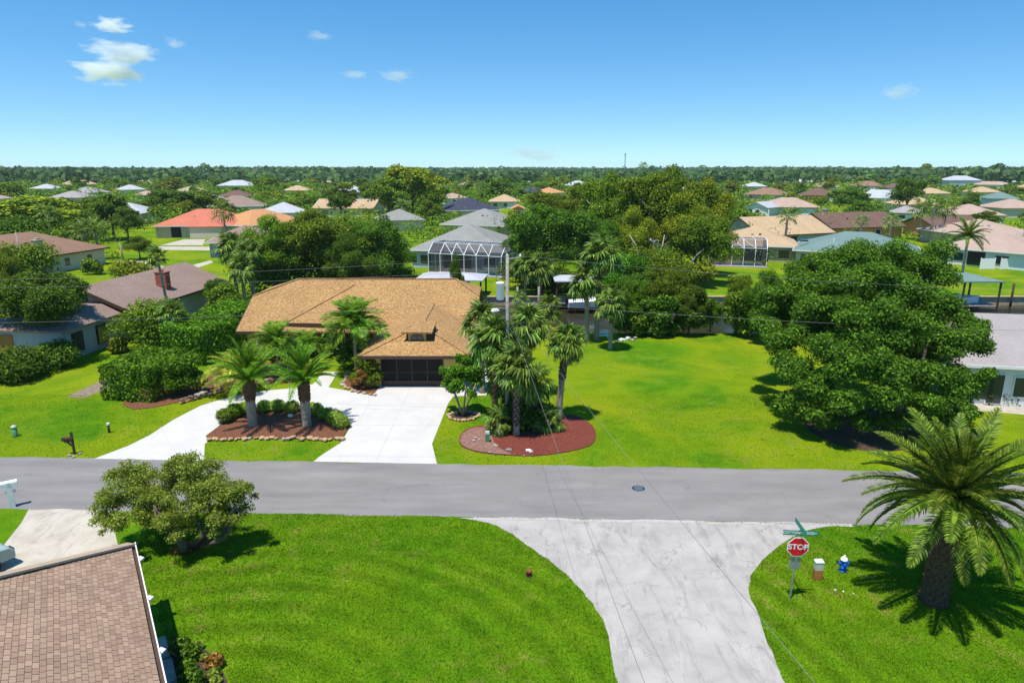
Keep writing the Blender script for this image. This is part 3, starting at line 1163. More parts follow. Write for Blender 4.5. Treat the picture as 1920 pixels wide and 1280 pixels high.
    # vent pipes
    for x, y, z in ((-3.75, 52.7, 3.5), (-12.5, 66.5, 4.9)):
        MB().tube([(x, y, z - .6), (x, y, z + .35)], .06, 8).build('vent_pipe', M['trim_beige'], h)
    return h


main_house()

# ------------------------------------------------------------------ other houses
HOUSES = []


def house(px0, py0, px1, py1, d, roofm, wallm, label, style='hip', eave=2.8, pitch=.42, feats=(), over=.6, far=False, garage_mat='trim_white', fascia='trim_white', cat='house', group=None, hipr=1.0):
    """front eave runs between two photo points; the house goes back from there by depth d"""
    A, B = G(px0, py0, eave), G(px1, py1, eave)
    ex = (B - A)
    w = ex.length
    rz = math.atan2(ex.y, ex.x)
    nrm = Vector((-math.sin(rz), math.cos(rz), 0))
    c = (A + B) / 2 + nrm * d / 2
    HOUSES.append((c.x, c.y, max(w, d) / 2 + 2, min(px0, px1) - 6, max(px0, px1) + 6, (py0 + py1) / 2))
    h = thing('house', label, cat, (c.x, c.y, 0), rz, group)
    hw, hd = w / 2, d / 2
    E = [(-hw, -hd, eave), (hw, -hd, eave), (hw, hd, eave), (-hw, hd, eave)]
    rm = MB()
    if style == 'hip':
        if w >= d:
            rz_ = eave + hd * pitch
            r0, r1 = (-hw + hd * hipr, 0, rz_), (hw - hd * hipr, 0, rz_)
            fs = [(E[0], E[1], r1, r0), (E[2], E[3], r0, r1), (E[1], E[2], r1), (E[3], E[0], r0)]
        else:
            rz_ = eave + hw * pitch
            r0, r1 = (0, -hd + hw * hipr, rz_), (0, hd - hw * hipr, rz_)
            fs = [(E[0], E[1], r0), (E[1], E[2], r1, r0), (E[2], E[3], r1), (E[3], E[0], r0, r1)]
        if abs(w - d) < .05: fs = [tuple(p for k, p in enumerate(f) if p not in f[:k]) for f in fs]
    elif style == 'gable':       # ridge along the front
        rz_ = eave + hd * pitch
        r0, r1 = (-hw, 0, rz_), (hw, 0, rz_)
        fs = [(E[0], E[1], r1, r0), (E[2], E[3], r0, r1)]
    else:                        # 'gableend': the gable faces the front
        rz_ = eave + hw * pitch
        r0, r1 = (0, -hd, rz_), (0, hd, rz_)
        fs = [(E[1], E[2], r1, r0), (E[3], E[0], r0, r1)]
    roof = rm.shell(fs, .18).build('roof', M[roofm], h)
    wl_ = MB()
    o = over
    wl_.box((0, 0, eave / 2 - .05), (w - 2 * o, d - 2 * o, eave - .12))
    zt = eave - .11
    if style == 'gable':
        for x in (-hw + o, hw - o):
            wl_.add([(x - .1, -hd + o, zt), (x - .1, hd - o, zt), (x - .1, 0, rz_ - .25), (x + .1, -hd + o, zt), (x + .1, hd - o, zt), (x + .1, 0, rz_ - .25)], [(0, 1, 2), (5, 4, 3), (0, 2, 5, 3), (2, 1, 4, 5)])
    if style == 'gableend':
        for y in (-hd + o, hd - o):
            wl_.add([(-hw + o, y - .1, zt), (hw - o, y - .1, zt), (0, y - .1, rz_ - .25), (-hw + o, y + .1, zt), (hw - o, y + .1, zt), (0, y + .1, rz_ - .25)], [(0, 1, 2), (5, 4, 3), (0, 2, 5, 3), (2, 1, 4, 5)])
    wl_.build('wall', M[wallm], h)
    if not far:
        fm = MB()
        es = [(E[0], E[1]), (E[1], E[2]), (E[2], E[3]), (E[3], E[0])] if style == 'hip' else ([(E[0], E[1]), (E[2], E[3]), (E[0], r0), (r0, E[3]), (E[1], r1), (r1, E[2])] if style == 'gable' else [(E[1], E[2]), (E[3], E[0]), (E[0], r0), (r0, E[1])])
        for a, b in es:
            m = Vector(((a[0] + b[0]) / 2, (a[1] + b[1]) / 2, 0))
            out = Vector((math.copysign(.035, m.x) if abs(a[0] - b[0]) < .01 or style == 'gable' and abs(a[0] - b[0]) < .01 else 0, math.copysign(.035, m.y) if abs(a[1] - b[1]) < .01 else 0, -.10))
            fm.bar(Vector(a) + out, Vector(b) + out, .06, .2)
        fm.build('fascia', M[fascia], h)
    yf = -hd + o
    if not far:
        vr = random.Random(int(abs(px0) * 3 + py0))
        q = min(hd, hw) * .55
        for n_ in range(2):
            vx = vr.uniform(-.4, .4) * hw
            if style in ('hip', 'gable') and w >= d:
                MB().box((vx, -hd + q, eave + q * pitch + .10), (.45, .45, .22), 0, .8).build('roof_vent', M['trim_brown' if n_ else 'metal_grey'], roof)
    for ft in feats:
        k = ft[0]
        if k in ('win', 'door', 'garage', 'dark'):
            _, x, z, ww, hh = ft[:5]
            side = ft[5] if len(ft) > 5 else 'front'
            if side == 'front': p, dim, dim2, off = (x * (hw - o), yf - .03, z), (ww, .08, hh), (ww - .16, .05, hh - .16), Vector((0, -.035, 0))
            elif side == 'right': p, dim, dim2, off = (hw - o + .03, x * (hd - o), z), (.08, ww, hh), (.05, ww - .16, hh - .16), Vector((.035, 0, 0))
            else: p, dim, dim2, off = (-hw + o - .03, x * (hd - o), z), (.08, ww, hh), (.05, ww - .16, hh - .16), Vector((-.035, 0, 0))
            if k == 'garage':
                g = MB().box(p, dim).build('garage_door', M[garage_mat], h)
                for q in range(3):
                    MB().box(Vector(p) + off * .8 + Vector((0, 0, (q - 1) * hh * .31)), [c_ if i != 2 else hh * .27 for i, c_ in enumerate(dim2)]).build('panel', M[garage_mat], g)
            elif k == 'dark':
                MB().box(p, dim).build('porch_shade_panel', M['black'], h)  # flat black panel on the wall, painted to look like a shaded recess
            else:
                wn_ = MB().box(p, dim).build('window' if k == 'win' else 'door', M['trim_white'], h)
                MB().box(Vector(p) + off, dim2).build('pane', M['glass'], wn_)
        elif k == 'chimney':
            _, x, y, z0, z1, sx, sy, mt = ft
            ch = MB().box((x, y, (z0 + z1) / 2), (sx, sy, z1 - z0)).build('chimney', M[mt], roof)
            MB2 = MB().box((x, y, z1 + .06), (sx + .15, sy + .15, .12)).box((x, y, z1 + .25), (sx * .5, sy * .5, .3))
            MB2.build('chimney_cap', M[mt], h)
        elif k == 'skylight':
            _, x, y, z, a = ft
            MB().box((x, y, z), (1.3, .9, .25)).build('skylight', M['glass'], roof)
        elif k == 'vent':
            _, x, y, z = ft
            MB().tube([(x, y, z - .5), (x, y, z + .4)], .12, 8).build('roof_vent', M['trim_white'], roof)
        elif k == 'wing':     # lower hip wing in front
            _, x0, x1, out, ze, pt = ft
            ww = x1 - x0
            pz = ze + ww / 2 * pt
            back = -hd + min(hd, (pz - eave) / pitch + .3) if pz > eave else -hd + .4
            xm = (x0 + x1) / 2
            yb = -hd + max(0.2, (ze - eave) / pitch)
            f0, f1 = (x0, -hd - out, ze), (x1, -hd - out, ze)
            ap = (xm, -hd - out + ww / 2 * .9, pz)
            MB().shell([(f0, f1, ap), (f1, (x1, yb, ze), (xm, back, pz), ap), ((x0, yb, ze), f0, ap, (xm, back, pz))], .16).build('wing_roof', M[roofm], h)
            MB().box((xm, -hd - out / 2 + .5, ze / 2 - .05), (ww - 1.0, out + .4, ze - .12)).build('wing_wall', M[wallm], h)
            if len(ft) > 6: pass
    return h


STD = (('win', -.6, 1.5, 1.6, 1.3), ('win', .1, 1.5, 1.6, 1.3), ('garage', .62, 1.15, 4.6, 2.2))
BACK = (('win', -.7, 1.4, 2.0, 1.6), ('dark', 0, 1.25, 4.5, 2.2), ('win', .7, 1.4, 2.0, 1.6))

# near left neighbour: rotated gable roof with a brick chimney, low front wing
p_r, p_f = Vector((-36.4, 62.5, 0)), Vector((-32.0, 82.0, 0))
lh = thing('house', 'taupe-roofed house with red brick chimney standing left of the tan-roofed house', 'house', (-40.6, 64, 0), 0)
rzl = R(-6)
T = Matrix.Rotation(rzl, 3, 'Z')
def LT(x, y, z): 
    v = T @ Vector((x, y, 0))
    return (v.x, v.y, z)
MB().shell([(LT(0, -1, 5.1), LT(0, 17, 5.1), LT(5.2, 17, 2.9), LT(5.2, -1, 2.9)), (LT(0, 17, 5.1), LT(0, -1, 5.1), LT(-5.2, -1, 2.9), LT(-5.2, 17, 2.9))], .2).build('roof', M['roof_taupe'], lh)
MB().bar(LT(0, -1.06, 5.0), LT(5.2, -1.06, 2.8), .08, .3).bar(LT(0, -1.06, 5.0), LT(-5.2, -1.06, 2.8), .08, .3).bar(LT(5.26, -1, 2.8), LT(5.26, 17, 2.8), .08, .2).build('fascia', M['trim_brown'], lh)
lw = MB()
for (x0, x1, y0, y1, z1) in ((-4.6, 4.6, -.4, 16.4, 2.85),):
    a = [LT(x0, y0, 0), LT(x1, y0, 0), LT(x1, y1, 0), LT(x0, y1, 0)]
    b = [(p[0], p[1], z1) for p in a]
    lw.add(a + b, [(3, 2, 1, 0), (4, 5, 6, 7), (0, 1, 5, 4), (1, 2, 6, 5), (2, 3, 7, 6), (3, 0, 4, 7)])
lw.add([LT(-4.6, -.42, 2.8), LT(4.6, -.42, 2.8), LT(0, -.42, 4.85)], [(0, 1, 2)])
lw.build('wall', M['wall_grey'], lh)
MB().shell([(LT(-4.4, -8.5, 2.75), LT(4.2, -8.5, 2.75), LT(2.4, -4, 3.6), LT(-2.6, -4, 3.6)), (LT(4.2, -8.5, 2.75), LT(4.2, -.5, 2.75), LT(2.4, -.5, 3.6), LT(2.4, -4, 3.6)), (LT(-4.4, -.5, 2.75), LT(-4.4, -8.5, 2.75), LT(-2.6, -4, 3.6), LT(-2.6, -.5, 3.6)), (LT(2.4, -4, 3.6), LT(2.4, -.5, 3.6), LT(-2.6, -.5, 3.6), LT(-2.6, -4, 3.6))], .16).build('wing_roof', M['roof_taupe'], lh)
lw2 = MB()
a = [LT(-4.0, -8, 0), LT(3.7, -8, 0), LT(3.7, -.5, 0), LT(-4.0, -.5, 0)]
lw2.add(a + [(p[0], p[1], 2.65) for p in a], [(3, 2, 1, 0), (4, 5, 6, 7), (0, 1, 5, 4), (1, 2, 6, 5), (2, 3, 7, 6), (3, 0, 4, 7)])
lw2.build('wing_wall', M['wall_grey'], lh)
for y in (-6.4, -3.4):
    w_ = MB().box(LT(3.74, y, 1.35), (.1, 1.3, 1.7), rzl).build('window', M['black'], lh)
    MB().box(LT(3.80, y, 1.35), (.06, 1.1, 1.5), rzl).build('pane', M['glass'], w_)
gd = MB().box(LT(-2.2, -8.06, 1.15), (2.6, .1, 2.1), rzl).build('garage_door', M['orange_rust'], lh)
ch = thing('chimney', None, None, LT(3.2, 7.4, 0)); ch.parent = lh
MB().box((0, 0, 4.3), (1.15, .8, 2.0), rzl).build('stack', M['brick'], ch)
MB().box((0, 0, 5.33), (1.28, .92, .10), rzl).build('cap', M['brick'], ch)
MB().tube([(0, 0, 5.36), (0, 0, 5.62)], .16, 10).build('flue', M['orange_rust'], ch)
HOUSES.append((-37, 66, 11, 150, 400, 560))

# bottom-left house: the shingled roof nearest the camera
def near_roof():
    e0, e1 = G(245, 1022, 2.8), G(303, 1300, 2.8)
    ed = (e1 - e0).normalized()
    up = Vector((ed.y, -ed.x, 0))
    if up.x > 0: up = -up
    h = thing('house', 'brown shingled hip-roofed house at the bottom left corner with a white gutter', 'house', e0)
    pit, run, Lr, Wd = .53, 6.0, 17.0, 12.0
    def P(x, y, z=0.0):     # x: in from the right eave, y: in from the front eave
        q = up * x + ed * y
        return Vector((q.x, q.y, min(x, Wd - x, y + 1e-6 if y >= 0 else y) * pit + z))
    deck = MB().shell([(P(0, 0), P(run, run), P(run, Lr), (*(up * 0 + ed * Lr).xy, 0)),
                       (P(0, 0), P(Wd, 0), P(run, run)), (P(Wd, 0), (*(up * Wd + ed * Lr).xy, 0), P(run, Lr), P(run, run))], .16).build('roof', M['shingle_plain'], h)
    # shingle tabs, each its own piece; all share a few meshes
    tabw, course = .25, .155
    sx = Vector((up.x, up.y, pit)).normalized()
    nz = sx.cross(Vector((ed.x, ed.y, 0)))
    if nz.z < 0: nz = -nz
    dxp = course * math.cos(math.atan(pit))
    meshes = []
    for k in range(4):
        b = MB()
        w, l = tabw - .016, course * 1.03
        b.add([(0, -w / 2, .024), (l, -w / 2, .006), (l, w / 2, .006), (0, w / 2 - .004 * k, .024), (0, -w / 2, 0), (0, w / 2 - .004 * k, 0), (l, -w / 2, -.004), (l, w / 2, -.004)],
              [(0, 1, 2, 3), (4, 0, 3, 5), (4, 6, 1, 0), (3, 2, 7, 5)])
        me = bpy.data.meshes.new('shingle')
        me.from_pydata(b.v, [], b.f)
        me.materials.append(M['shingle'])
        meshes.append(me)
    rot = Matrix((sx, Vector((ed.x, ed.y, 0)), nz)).transposed().to_4x4()
    seen = []
    for i in range(int(run / dxp)):
        off = (i % 2) * tabw * .5 + .03 * math.sin(i * 1.7)
        for j in range(-1, int(Lr / tabw)):
            x, y = i * dxp, (j + .5) * tabw + off
            if y < x + .18: continue
            q = up * x + ed * y
            p = Vector((q.x, q.y, x * pit + .004))
            px, py = PX(e0 + p)
            if -15 < px < 330 and py < 1300: seen.append(((e0 + p).y, i, j, p))
    seen.sort(key=lambda a: a[0])
    rest = MB()
    for n, (q, i, j, p) in enumerate(seen):
        m = Matrix.Translation(p) @ rot @ Matrix.Rotation(rnd.uniform(-.012, .012), 4, 'Z')
        me = meshes[(i * 3 + j) % 4]
        if n < 300:
            o = link('shingle', me, deck)
            o.matrix_local = m
        else:
            rest.add([m @ v.co for v in me.vertices], [tuple(f.vertices) for f in me.polygons])
    tag(rest.build('shingle_field', M['shingle'], deck, fix=False), kind='stuff')
    # hip cap, gutter, walls, lamps
    a, b = P(-.03, -.03, .05), P(run, run, .05)
    MB().bar(a, b, .34, .07).build('hip_cap', M['trim_beige'], h)
    g = MB()
    q0, q1 = up * -.15 + ed * -.1, up * -.15 + ed * Lr
    g.bar((q0.x, q0.y, -.03), (q1.x, q1.y, -.03), .035, .13)
    q0, q1 = up * -.08 + ed * -.1, up * -.08 + ed * Lr
    gt = g.build('gutter', M['trim_white'], h)
    MB().bar((q0.x, q0.y, -.11), (q1.x, q1.y, -.11), .115, .02).build('trough', M['trim_brown'], gt)  # brown colour stands for the shadow inside the gutter
    wl2 = MB()
    q = [up * .55 + ed * .55, up * (Wd - .55) + ed * .55, up * (Wd - .55) + ed * (Lr - .5), up * .55 + ed * (Lr - .5)]
    wl2.add([(v.x, v.y, -2.8) for v in q] + [(v.x, v.y, -.02) for v in q], [(3, 2, 1, 0), (4, 5, 6, 7), (0, 1, 5, 4), (1, 2, 6, 5), (2, 3, 7, 6), (3, 0, 4, 7)])
    wl2.build('wall', M['wall_cream'], h)
    for yy_ in (1.0, 3.7, 6.6):
        v = up * -.22 + ed * yy_
        MB().tube([(v.x + .07, v.y, -.06), (v.x - .02, v.y, -.08)], .025, 6).tube([(v.x - .06, v.y + .02, -.04), (v.x + .06, v.y - .02, -.12)], [.06, .10], 10).build('floodlight', M['white_paint'], h)
    v = up * -.1 + ed * 8.4
    MB().tube([(v.x, v.y, -.1), (v.x, v.y, -2.75)], .05, 8).build('downspout', M['trim_white'], h)
    return e0, up, ed


M['shingle_plain'] = roofc('shingle_plain', (150, 125, 108), .35, .1)
M['shingle_base'] = plain('shingle_base', C(.07, .05, .04), 0.95, 0.2)
def shingle_tab_mat():
    t = NT('shingle_tab')
    oi = t.n.new('ShaderNodeNewGeometry')
    ob = t.n.new('ShaderNodeObjectInfo')
    p = t.pos()
    f = t.math('FRACT', t.math('ADD', oi.outputs['Random Per Island'], ob.outputs['Random']))
    c = t.ramp(f, [(0.0, C(.28, .180, .120)), (0.5, C(.33, .220, .148)), (1.0, C(.39, .265, .18))])
    g = t.ramp(t.noise(p, 45, 3, .8), [(.3, .82), (.7, 1.15)])
    c = t.mix(c, g, .8, 'MULTIPLY')
    w = t.ramp(t.noise(p, .5, 3), [(.3, .9), (.7, 1.08)])
    t.color(t.mix(c, w, .8, 'MULTIPLY')).rough(.95)
    return t.m
M['shingle'] = shingle_tab_mat()
NE0, NUP, NED = near_roof()

# houses by distance (photo position of the front eave, then depth)
house(-40, 500, 205, 463, 15, 'roof_brown', 'wall_cream', 'brown hip-roofed house with a pale chimney at the left edge', pitch=.42, feats=(('win', .30, 1.4, 1.2, 1.4), ('win', .7, 1.4, 1.2, 1.4), ('chimney', -1.0, -6.4, 2.0, 5.2, 1.2, 1.0, 'wall_tan')), fascia='trim_brown')
house(284, 424, 462, 422, 16, 'roof_salmon', 'wall_cream', 'salmon-red hip-roofed house with a cream garage door behind green lawns', feats=(('dark', -.55, 1.3, 2.2, 2.4), ('garage', .18, 1.15, 4.8, 2.3), ('win', .75, 1.4, 1.5, 1.4), ('wing', -2.0, 6.0, 3.0, 2.8, .42)), garage_mat='wall_cream')
house(384, 455, 512, 452, 15, 'roof_taupe', 'wall_grey', 'taupe hip-roofed house with grey walls right of the salmon-roofed house', feats=(('win', -.7, 1.6, .9, 1.2),), pitch=.40)
house(466, 424, 580, 414, 15, 'roof_orange', 'wall_cream', 'apricot-orange roof showing among trees behind the tan-roofed house', feats=STD)
house(490, 400, 580, 398, 14, 'roof_white', 'wall_white', 'pale blue-grey roof beyond the apricot-orange roof', feats=STD, far=True)
house(388, 388, 500, 386, 16, 'roof_taupe', 'wall_grey', 'taupe-grey roof with palms before it, beyond the salmon-roofed house', feats=STD)
house(584, 390, 700, 391, 13, 'roof_tan', 'wall_cream', 'sand-coloured long roof behind the big trees left of the centre', feats=STD, style='gable', far=True)
house(625, 363, 700, 362, 18, 'roof_white', 'wall_white', 'whitish metal roof among far trees left of the tall centre tree', feats=STD, far=True)
house(710, 414, 800, 412, 12, 'roof_grey', 'wall_cream', 'mossy grey low roof peeking over the trees left of the grey pool house', far=True)
house(838, 395, 940, 393, 17, 'roof_navy', 'wall_cream', 'dark navy-grey hip roof behind the grey pool house', feats=STD)
house(824, 420, 944, 424, 16, 'roof_grey', 'wall_cream', 'light grey hip-roofed house directly behind the pool cage house', feats=(('dark', .55, 1.3, 2.4, 2.2), ('win', -.4, 1.5, 1.6, 1.3), ('wing', 0.5, 7.5, 2.0, 2.8, .45)))
house(764, 468, 950, 472, 17, 'roof_grey', 'wall_blue', 'grey hip-roofed house with a white-framed pool cage on the canal', feats=BACK + (('win', -.95, 1.4, .9, 1.3),), eave=3.0, pitch=.44)
house(915, 378, 975, 378, 14, 'roof_tan', 'wall_cream', 'beige roof right of the navy-grey roof among far trees', far=True, feats=STD)
house(845, 372, 880, 371, 12, 'roof_pink', 'wall_white', 'small pinkish-beige roof behind the navy-grey roof', far=True, feats=STD)
house(958, 392, 985, 392, 12, 'roof_orange', 'wall_orange', 'small orange house at the right of the navy-grey roof', far=True, feats=STD, style='gableend')
house(985, 362, 1030, 361, 14, 'roof_navy', 'wall_white', 'slate roof left of a far orange roof near the centre', far=True, feats=STD)
house(1030, 362, 1062, 361, 14, 'roof_orange', 'wall_cream', 'far orange roof near the centre above the big tree', far=True, feats=STD)
house(1075, 452, 1190, 462, 15, 'roof_white', 'wall_white', 'white-roofed house half hidden behind the canal trees', feats=BACK)
house(1075, 412, 1115, 410, 13, 'roof_green', 'wall_cream', 'pale mossy roof seen through the centre trees', far=True)
house(1280, 400, 1345, 402, 13, 'roof_white', 'wall_white', 'white house glimpsed through the crowns right of the centre', far=True, feats=STD, style='gableend')
house(1335, 458, 1502, 463, 14, 'roof_tan', 'wall_tan', 'beige hip-roofed house with a tall pool cage right of the centre trees', feats=BACK, pitch=.4)
house(1430, 442, 1568, 436, 15, 'roof_tan', 'wall_grey', 'sand-roofed grey-walled house behind the pale green roof', feats=(('dark', -.2, 1.25, 3.0, 2.1), ('win', .5, 1.4, 1.6, 1.3)), style='gable', fascia='trim_brown')
house(1486, 468, 1735, 480, 15, 'roof_green', 'wall_cream', 'pale blue-green hip-roofed house behind the great oak', feats=(('win', -.85, 1.5, 1.4, 1.4), ('win', -.5, 1.5, 1.4, 1.4), ('skylight', -8, -4.5, 4.1, 0), ('vent', -3.5, -4.0, 4.3)), pitch=.36)
house(1560, 428, 1700, 424, 14, 'roof_darkbrown', 'wall_orange', 'long brown-roofed orange-walled house behind the blue-green roof', feats=(('win', .3, 1.5, 1.4, 1.4), ('win', -.3, 1.5, 1.4, 1.4), ('chimney', -6, 1, 4.5, 6.3, 1.2, .9, 'wall_tan')), style='gable', fascia='trim_brown')
house(1688, 416, 1750, 424, 13, 'roof_darkbrown', 'wall_orange', 'orange gable-fronted house end beside the big palms on the right', style='gableend', pitch=.3, fascia='trim_brown', feats=(('door', .35, 1.2, 1.0, 2.1),))
house(1750, 462, 1960, 478, 17, 'roof_pink', 'wall_white', 'white house with a pinkish roof and dark screened patio at the right edge', feats=(('win', -.85, 1.4, 1.5, 1.5), ('win', -.55, 1.4, 1.5, 1.5), ('dark', -.2, 1.3, 2.5, 2.2), ('win', .3, 1.4, 2.0, 1.5)), pitch=.3)
house(1815, 441, 1960, 440, 16, 'roof_pink', 'wall_tan', 'pinkish roof behind the white house at the right edge', feats=STD, pitch=.32)
house(1778, 402, 1890, 404, 17, 'roof_pink', 'wall_cream', 'pink-beige hip roof beyond the palms on the far right', feats=STD, pitch=.36, far=True)
house(1660, 398, 1720, 400, 14, 'roof_mauve', 'wall_tan', 'small mauve-brown roof under the round oak on the right', feats=STD, far=True)
house(1612, 370, 1665, 372, 16, 'roof_white', 'wall_white', 'bluish white metal roof left of the round oak on the right', feats=STD, far=True, style='gable')
house(1430, 388, 1540, 389, 14, 'roof_pink', 'wall_cream', 'pale beige double roof beyond the sand-roofed grey house', feats=STD, far=True)
house(1497, 366, 1575, 367, 15, 'roof_darkbrown', 'wall_orange', 'dark brown roof with yellow-orange walls on the far right', feats=STD, far=True)
house(1392, 364, 1465, 366, 15, 'roof_brown', 'wall_tan', 'brown hip roof right of the tall centre trees', feats=STD, far=True)
house(1395, 388, 1440, 390, 12, 'roof_white', 'wall_white', 'white gabled house right of the centre trees', feats=STD, far=True, style='gableend')
house(1535, 350, 1575, 350, 16, 'roof_tan', 'wall_cream', 'peaked sand-brown roof in the far right streets', far=True, feats=STD)
house(1590, 348, 1650, 349, 16, 'roof_brown', 'wall_tan', 'low reddish brown roof in the far right streets', far=True, feats=STD)
house(1465, 341, 1530, 341, 17, 'roof_white', 'wall_white', 'long white roof left of the far right streets', far=True, feats=STD)
house(1420, 336, 1466, 336, 17, 'roof_white', 'wall_white', 'bluish white peaked roof near the horizon right of the centre', far=True, feats=STD)
house(1780, 338, 1842, 338, 16, 'roof_white', 'wall_blue', 'two-storey house with white peaked roof near the horizon on the right', far=True, eave=6.0, feats=STD)
house(1745, 345, 1900, 347, 16, 'roof_pink', 'wall_cream', 'wide pink roof spreading before the two-storey white-roofed house', far=True, feats=STD, pitch=.3)
house(1885, 341, 1940, 342, 16, 'roof_white', 'wall_white', 'white roof on the right edge near the horizon', far=True, feats=STD)
house(1850, 372, 1915, 373, 14, 'roof_green', 'wall_blue', 'blue-grey house with white porches near the right edge', far=True, eave=5.0, feats=STD)
house(104, 392, 146, 391, 10, 'roof_navy', 'wall_blue', 'slate gabled house showing through trees on the far left', feats=(), style='gableend', far=True, pitch=.5)
house(44, 384, 96, 383, 9, 'roof_navy', 'wall_grey', 'slate roof left of the slate gabled house', far=True)
house(160, 362, 210, 360, 14, 'roof_mauve', 'wall_white', 'lilac-grey roof on the far left above the trees', far=True, feats=STD)
house(0, 373, 26, 371, 13, 'roof_pink', 'wall_white', 'pinkish roof at the left edge behind the tree line', far=True)
house(225, 356, 275, 355, 13, 'roof_white', 'wall_white', 'low whitish roof on the far left between trees', far=True)
house(270, 366, 305, 365, 13, 'roof_pink', 'wall_tan', 'dull rose roof left of a dense oak on the far left', far=True)
house(405, 348, 470, 348, 18, 'roof_white', 'wall_white', 'bright white long roof among far trees on the left', far=True)
house(352, 345, 378, 345, 14, 'roof_orange', 'wall_cream', 'tiny orange roof near the bright white roof on the left', far=True)
house(120, 346, 185, 345, 15, 'roof_tan', 'wall_tan', 'mossy tan roof near the horizon on the left', far=True)
house(590, 342, 625, 342, 16, 'roof_tan', 'wall_tan', 'small tan roof near the horizon left of the centre', far=True)
house(1060, 348, 1110, 348, 16, 'roof_white', 'wall_white', 'white roofs near the horizon right of the tall tree', far=True)

# the neighbour on the right with a mauve roof
house(1790, 682, 2060, 694, 13, 'roof_mauve', 'wall_white', 'white house with a mauve-grey shingle roof right of the great oak', style='gable', pitch=.36, eave=3.0, feats=(('win', -.66, 1.35, 2.2, 2.0), ('door', -.35, 1.2, 1.1, 2.2), ('win', .2, 1.4, 2.0, 1.5)), fascia='trim_white')


# ---- pool cages
def pool_cage(label, A, B, depth, eave, top, nx, ny, pool=True, deck=True):
    """A, B: front foot corners; the cage leans back to the house"""
    A, B = Vector(A), Vector(B)
    ex = B - A
    w = ex.length
    rz = math.atan2(ex.y, ex.x)
    t = thing('pool_cage', label, 'pool enclosure', A, rz)
    MB().box((w / 2, depth / 2, .06), (w + .6, depth + .6, .12)).build('deck', M['trim_beige'] if not pool else M['slab'], t)
    b = .09
    cut = depth * .30
    prof = [(0, 0), (0, eave), (cut, top), (depth - .2, top)]
    for i in range(nx + 1):
        x = w * i / nx
        for k, ((y0, z0), (y1, z1)) in enumerate(zip(prof, prof[1:])):
            MB().bar((x, y0, z0 + .12), (x, y1, z1 + .12), b).build('post' if k == 0 else 'rafter', M['metal_white'], t)
    for (y, z) in prof[1:]:
        MB().bar((0, y, z + .12), (w, y, z + .12), b).build('beam', M['metal_white'], t)
    MB().bar((0, 0, .2), (w, 0, .2), b).build('beam', M['metal_white'], t)
    for i in range(1, nx - 1):        # diagonal braces
        MB().bar((w * i / nx, cut, top + .12), (w * (i + 1) / nx, 0, eave + .12), b * .7).build('brace', M['metal_white'], t)
    for x in (0, w):
        for y in (depth * .4, depth * .75):
            MB().bar((x, y, .12), (x, y, top + .1), b).build('post', M['metal_white'], t)
        MB().bar((x, 0, eave + .1), (x, depth - .2, eave + .1), b).build('beam', M['metal_white'], t)
    sc = MB()
    for (y0, z0), (y1, z1) in zip(prof, prof[1:]):
        sc.add([(0, y0 + .02, z0 + .12), (w, y0 + .02, z0 + .12), (w, y1 + .02, z1 + .12), (0, y1 + .02, z1 + .12)], [(0, 1, 2, 3)])
    for x in (.02, w - .02):
        sc.add([(x, 0, .12), (x, 0, eave + .12), (x, cut, top + .12), (x, depth, top + .12), (x, depth, .12)], [(0, 1, 2, 3, 4)])
    sc.build('screen', M['screen'], t, fix=False)
    if pool:
        n = 20
        pts = [(w * .68 + w * .27 * math.cos(2 * math.pi * k / n) * (1 + .15 * math.sin(4 * math.pi * k / n)), depth * .42 + depth * .34 * math.sin(2 * math.pi * k / n)) for k in range(n)]
        sheet('pool', pts, M['pool_water'], .135, parent=t)
    return t


pool_cage('white-framed pool cage over a turquoise pool behind the grey hip-roofed house', G(804, 512), G(940, 521), 5.6, 3.0, 4.5, 6, 3)
pool_cage('pale pool cage on the canal before the beige hip-roofed house', G(1328, 499), G(1436, 502), 5.5, 3.0, 4.3, 5, 3)


# ---- boat docks with metal roofs on the canal
def dock_roof(label, a, b, depth, z, mat, pitch=.22):
    a, b = Vector(a), Vector(b)
    ex = b - a
    w = ex.length
    t = thing('boat_dock', label, 'boat dock', (a.x, a.y, 0), math.atan2(ex.y, ex.x))
    hz = z + depth / 2 * pitch
    MB().shell([((0, 0, z), (w, 0, z), (w - depth / 2, depth / 2, hz), (depth / 2, depth / 2, hz)), ((w, depth, z), (0, depth, z), (depth / 2, depth / 2, hz), (w - depth / 2, depth / 2, hz)), ((w, 0, z), (w, depth, z), (w - depth / 2, depth / 2, hz)), ((0, depth, z), (0, 0, z), (depth / 2, depth / 2, hz))], .14).build('roof', M[mat], t)
    for x in (.3, w / 2, w - .3):
        for y in (.3, depth - .3):
            MB().tube([(x, y, -1.6), (x, y, z)], .12, 8).build('post', M['wood_dark'], t)
    for k in range(max(4, int(w / 1.0))):
        MB().box((.5 + k * (w - 1) / max(3, int(w / 1.0) - 1), depth / 2, -.25), (w / max(4, int(w)) * .92, depth - .8, .10)).build('plank', M['wood_pole'], t)
    return t


dock_roof('pale metal-roofed boat dock seen just over the ridge of the tan-roofed house', G(776, 524, 2.4), G(905, 526, 2.4), 5.5, 2.4, 'roof_white')
dock_roof('blue-green roofed boat dock on dark posts across the canal right of the great oak', G(1740, 528, 2.8), G(1886, 528, 2.8), 6.0, 2.8, 'roof_green')
dk = dock_roof('small white-roofed boat dock over the canal behind the palms', G(1040, 527, 2.6), G(1120, 527, 2.6), 5.0, 2.6, 'roof_white', .12)


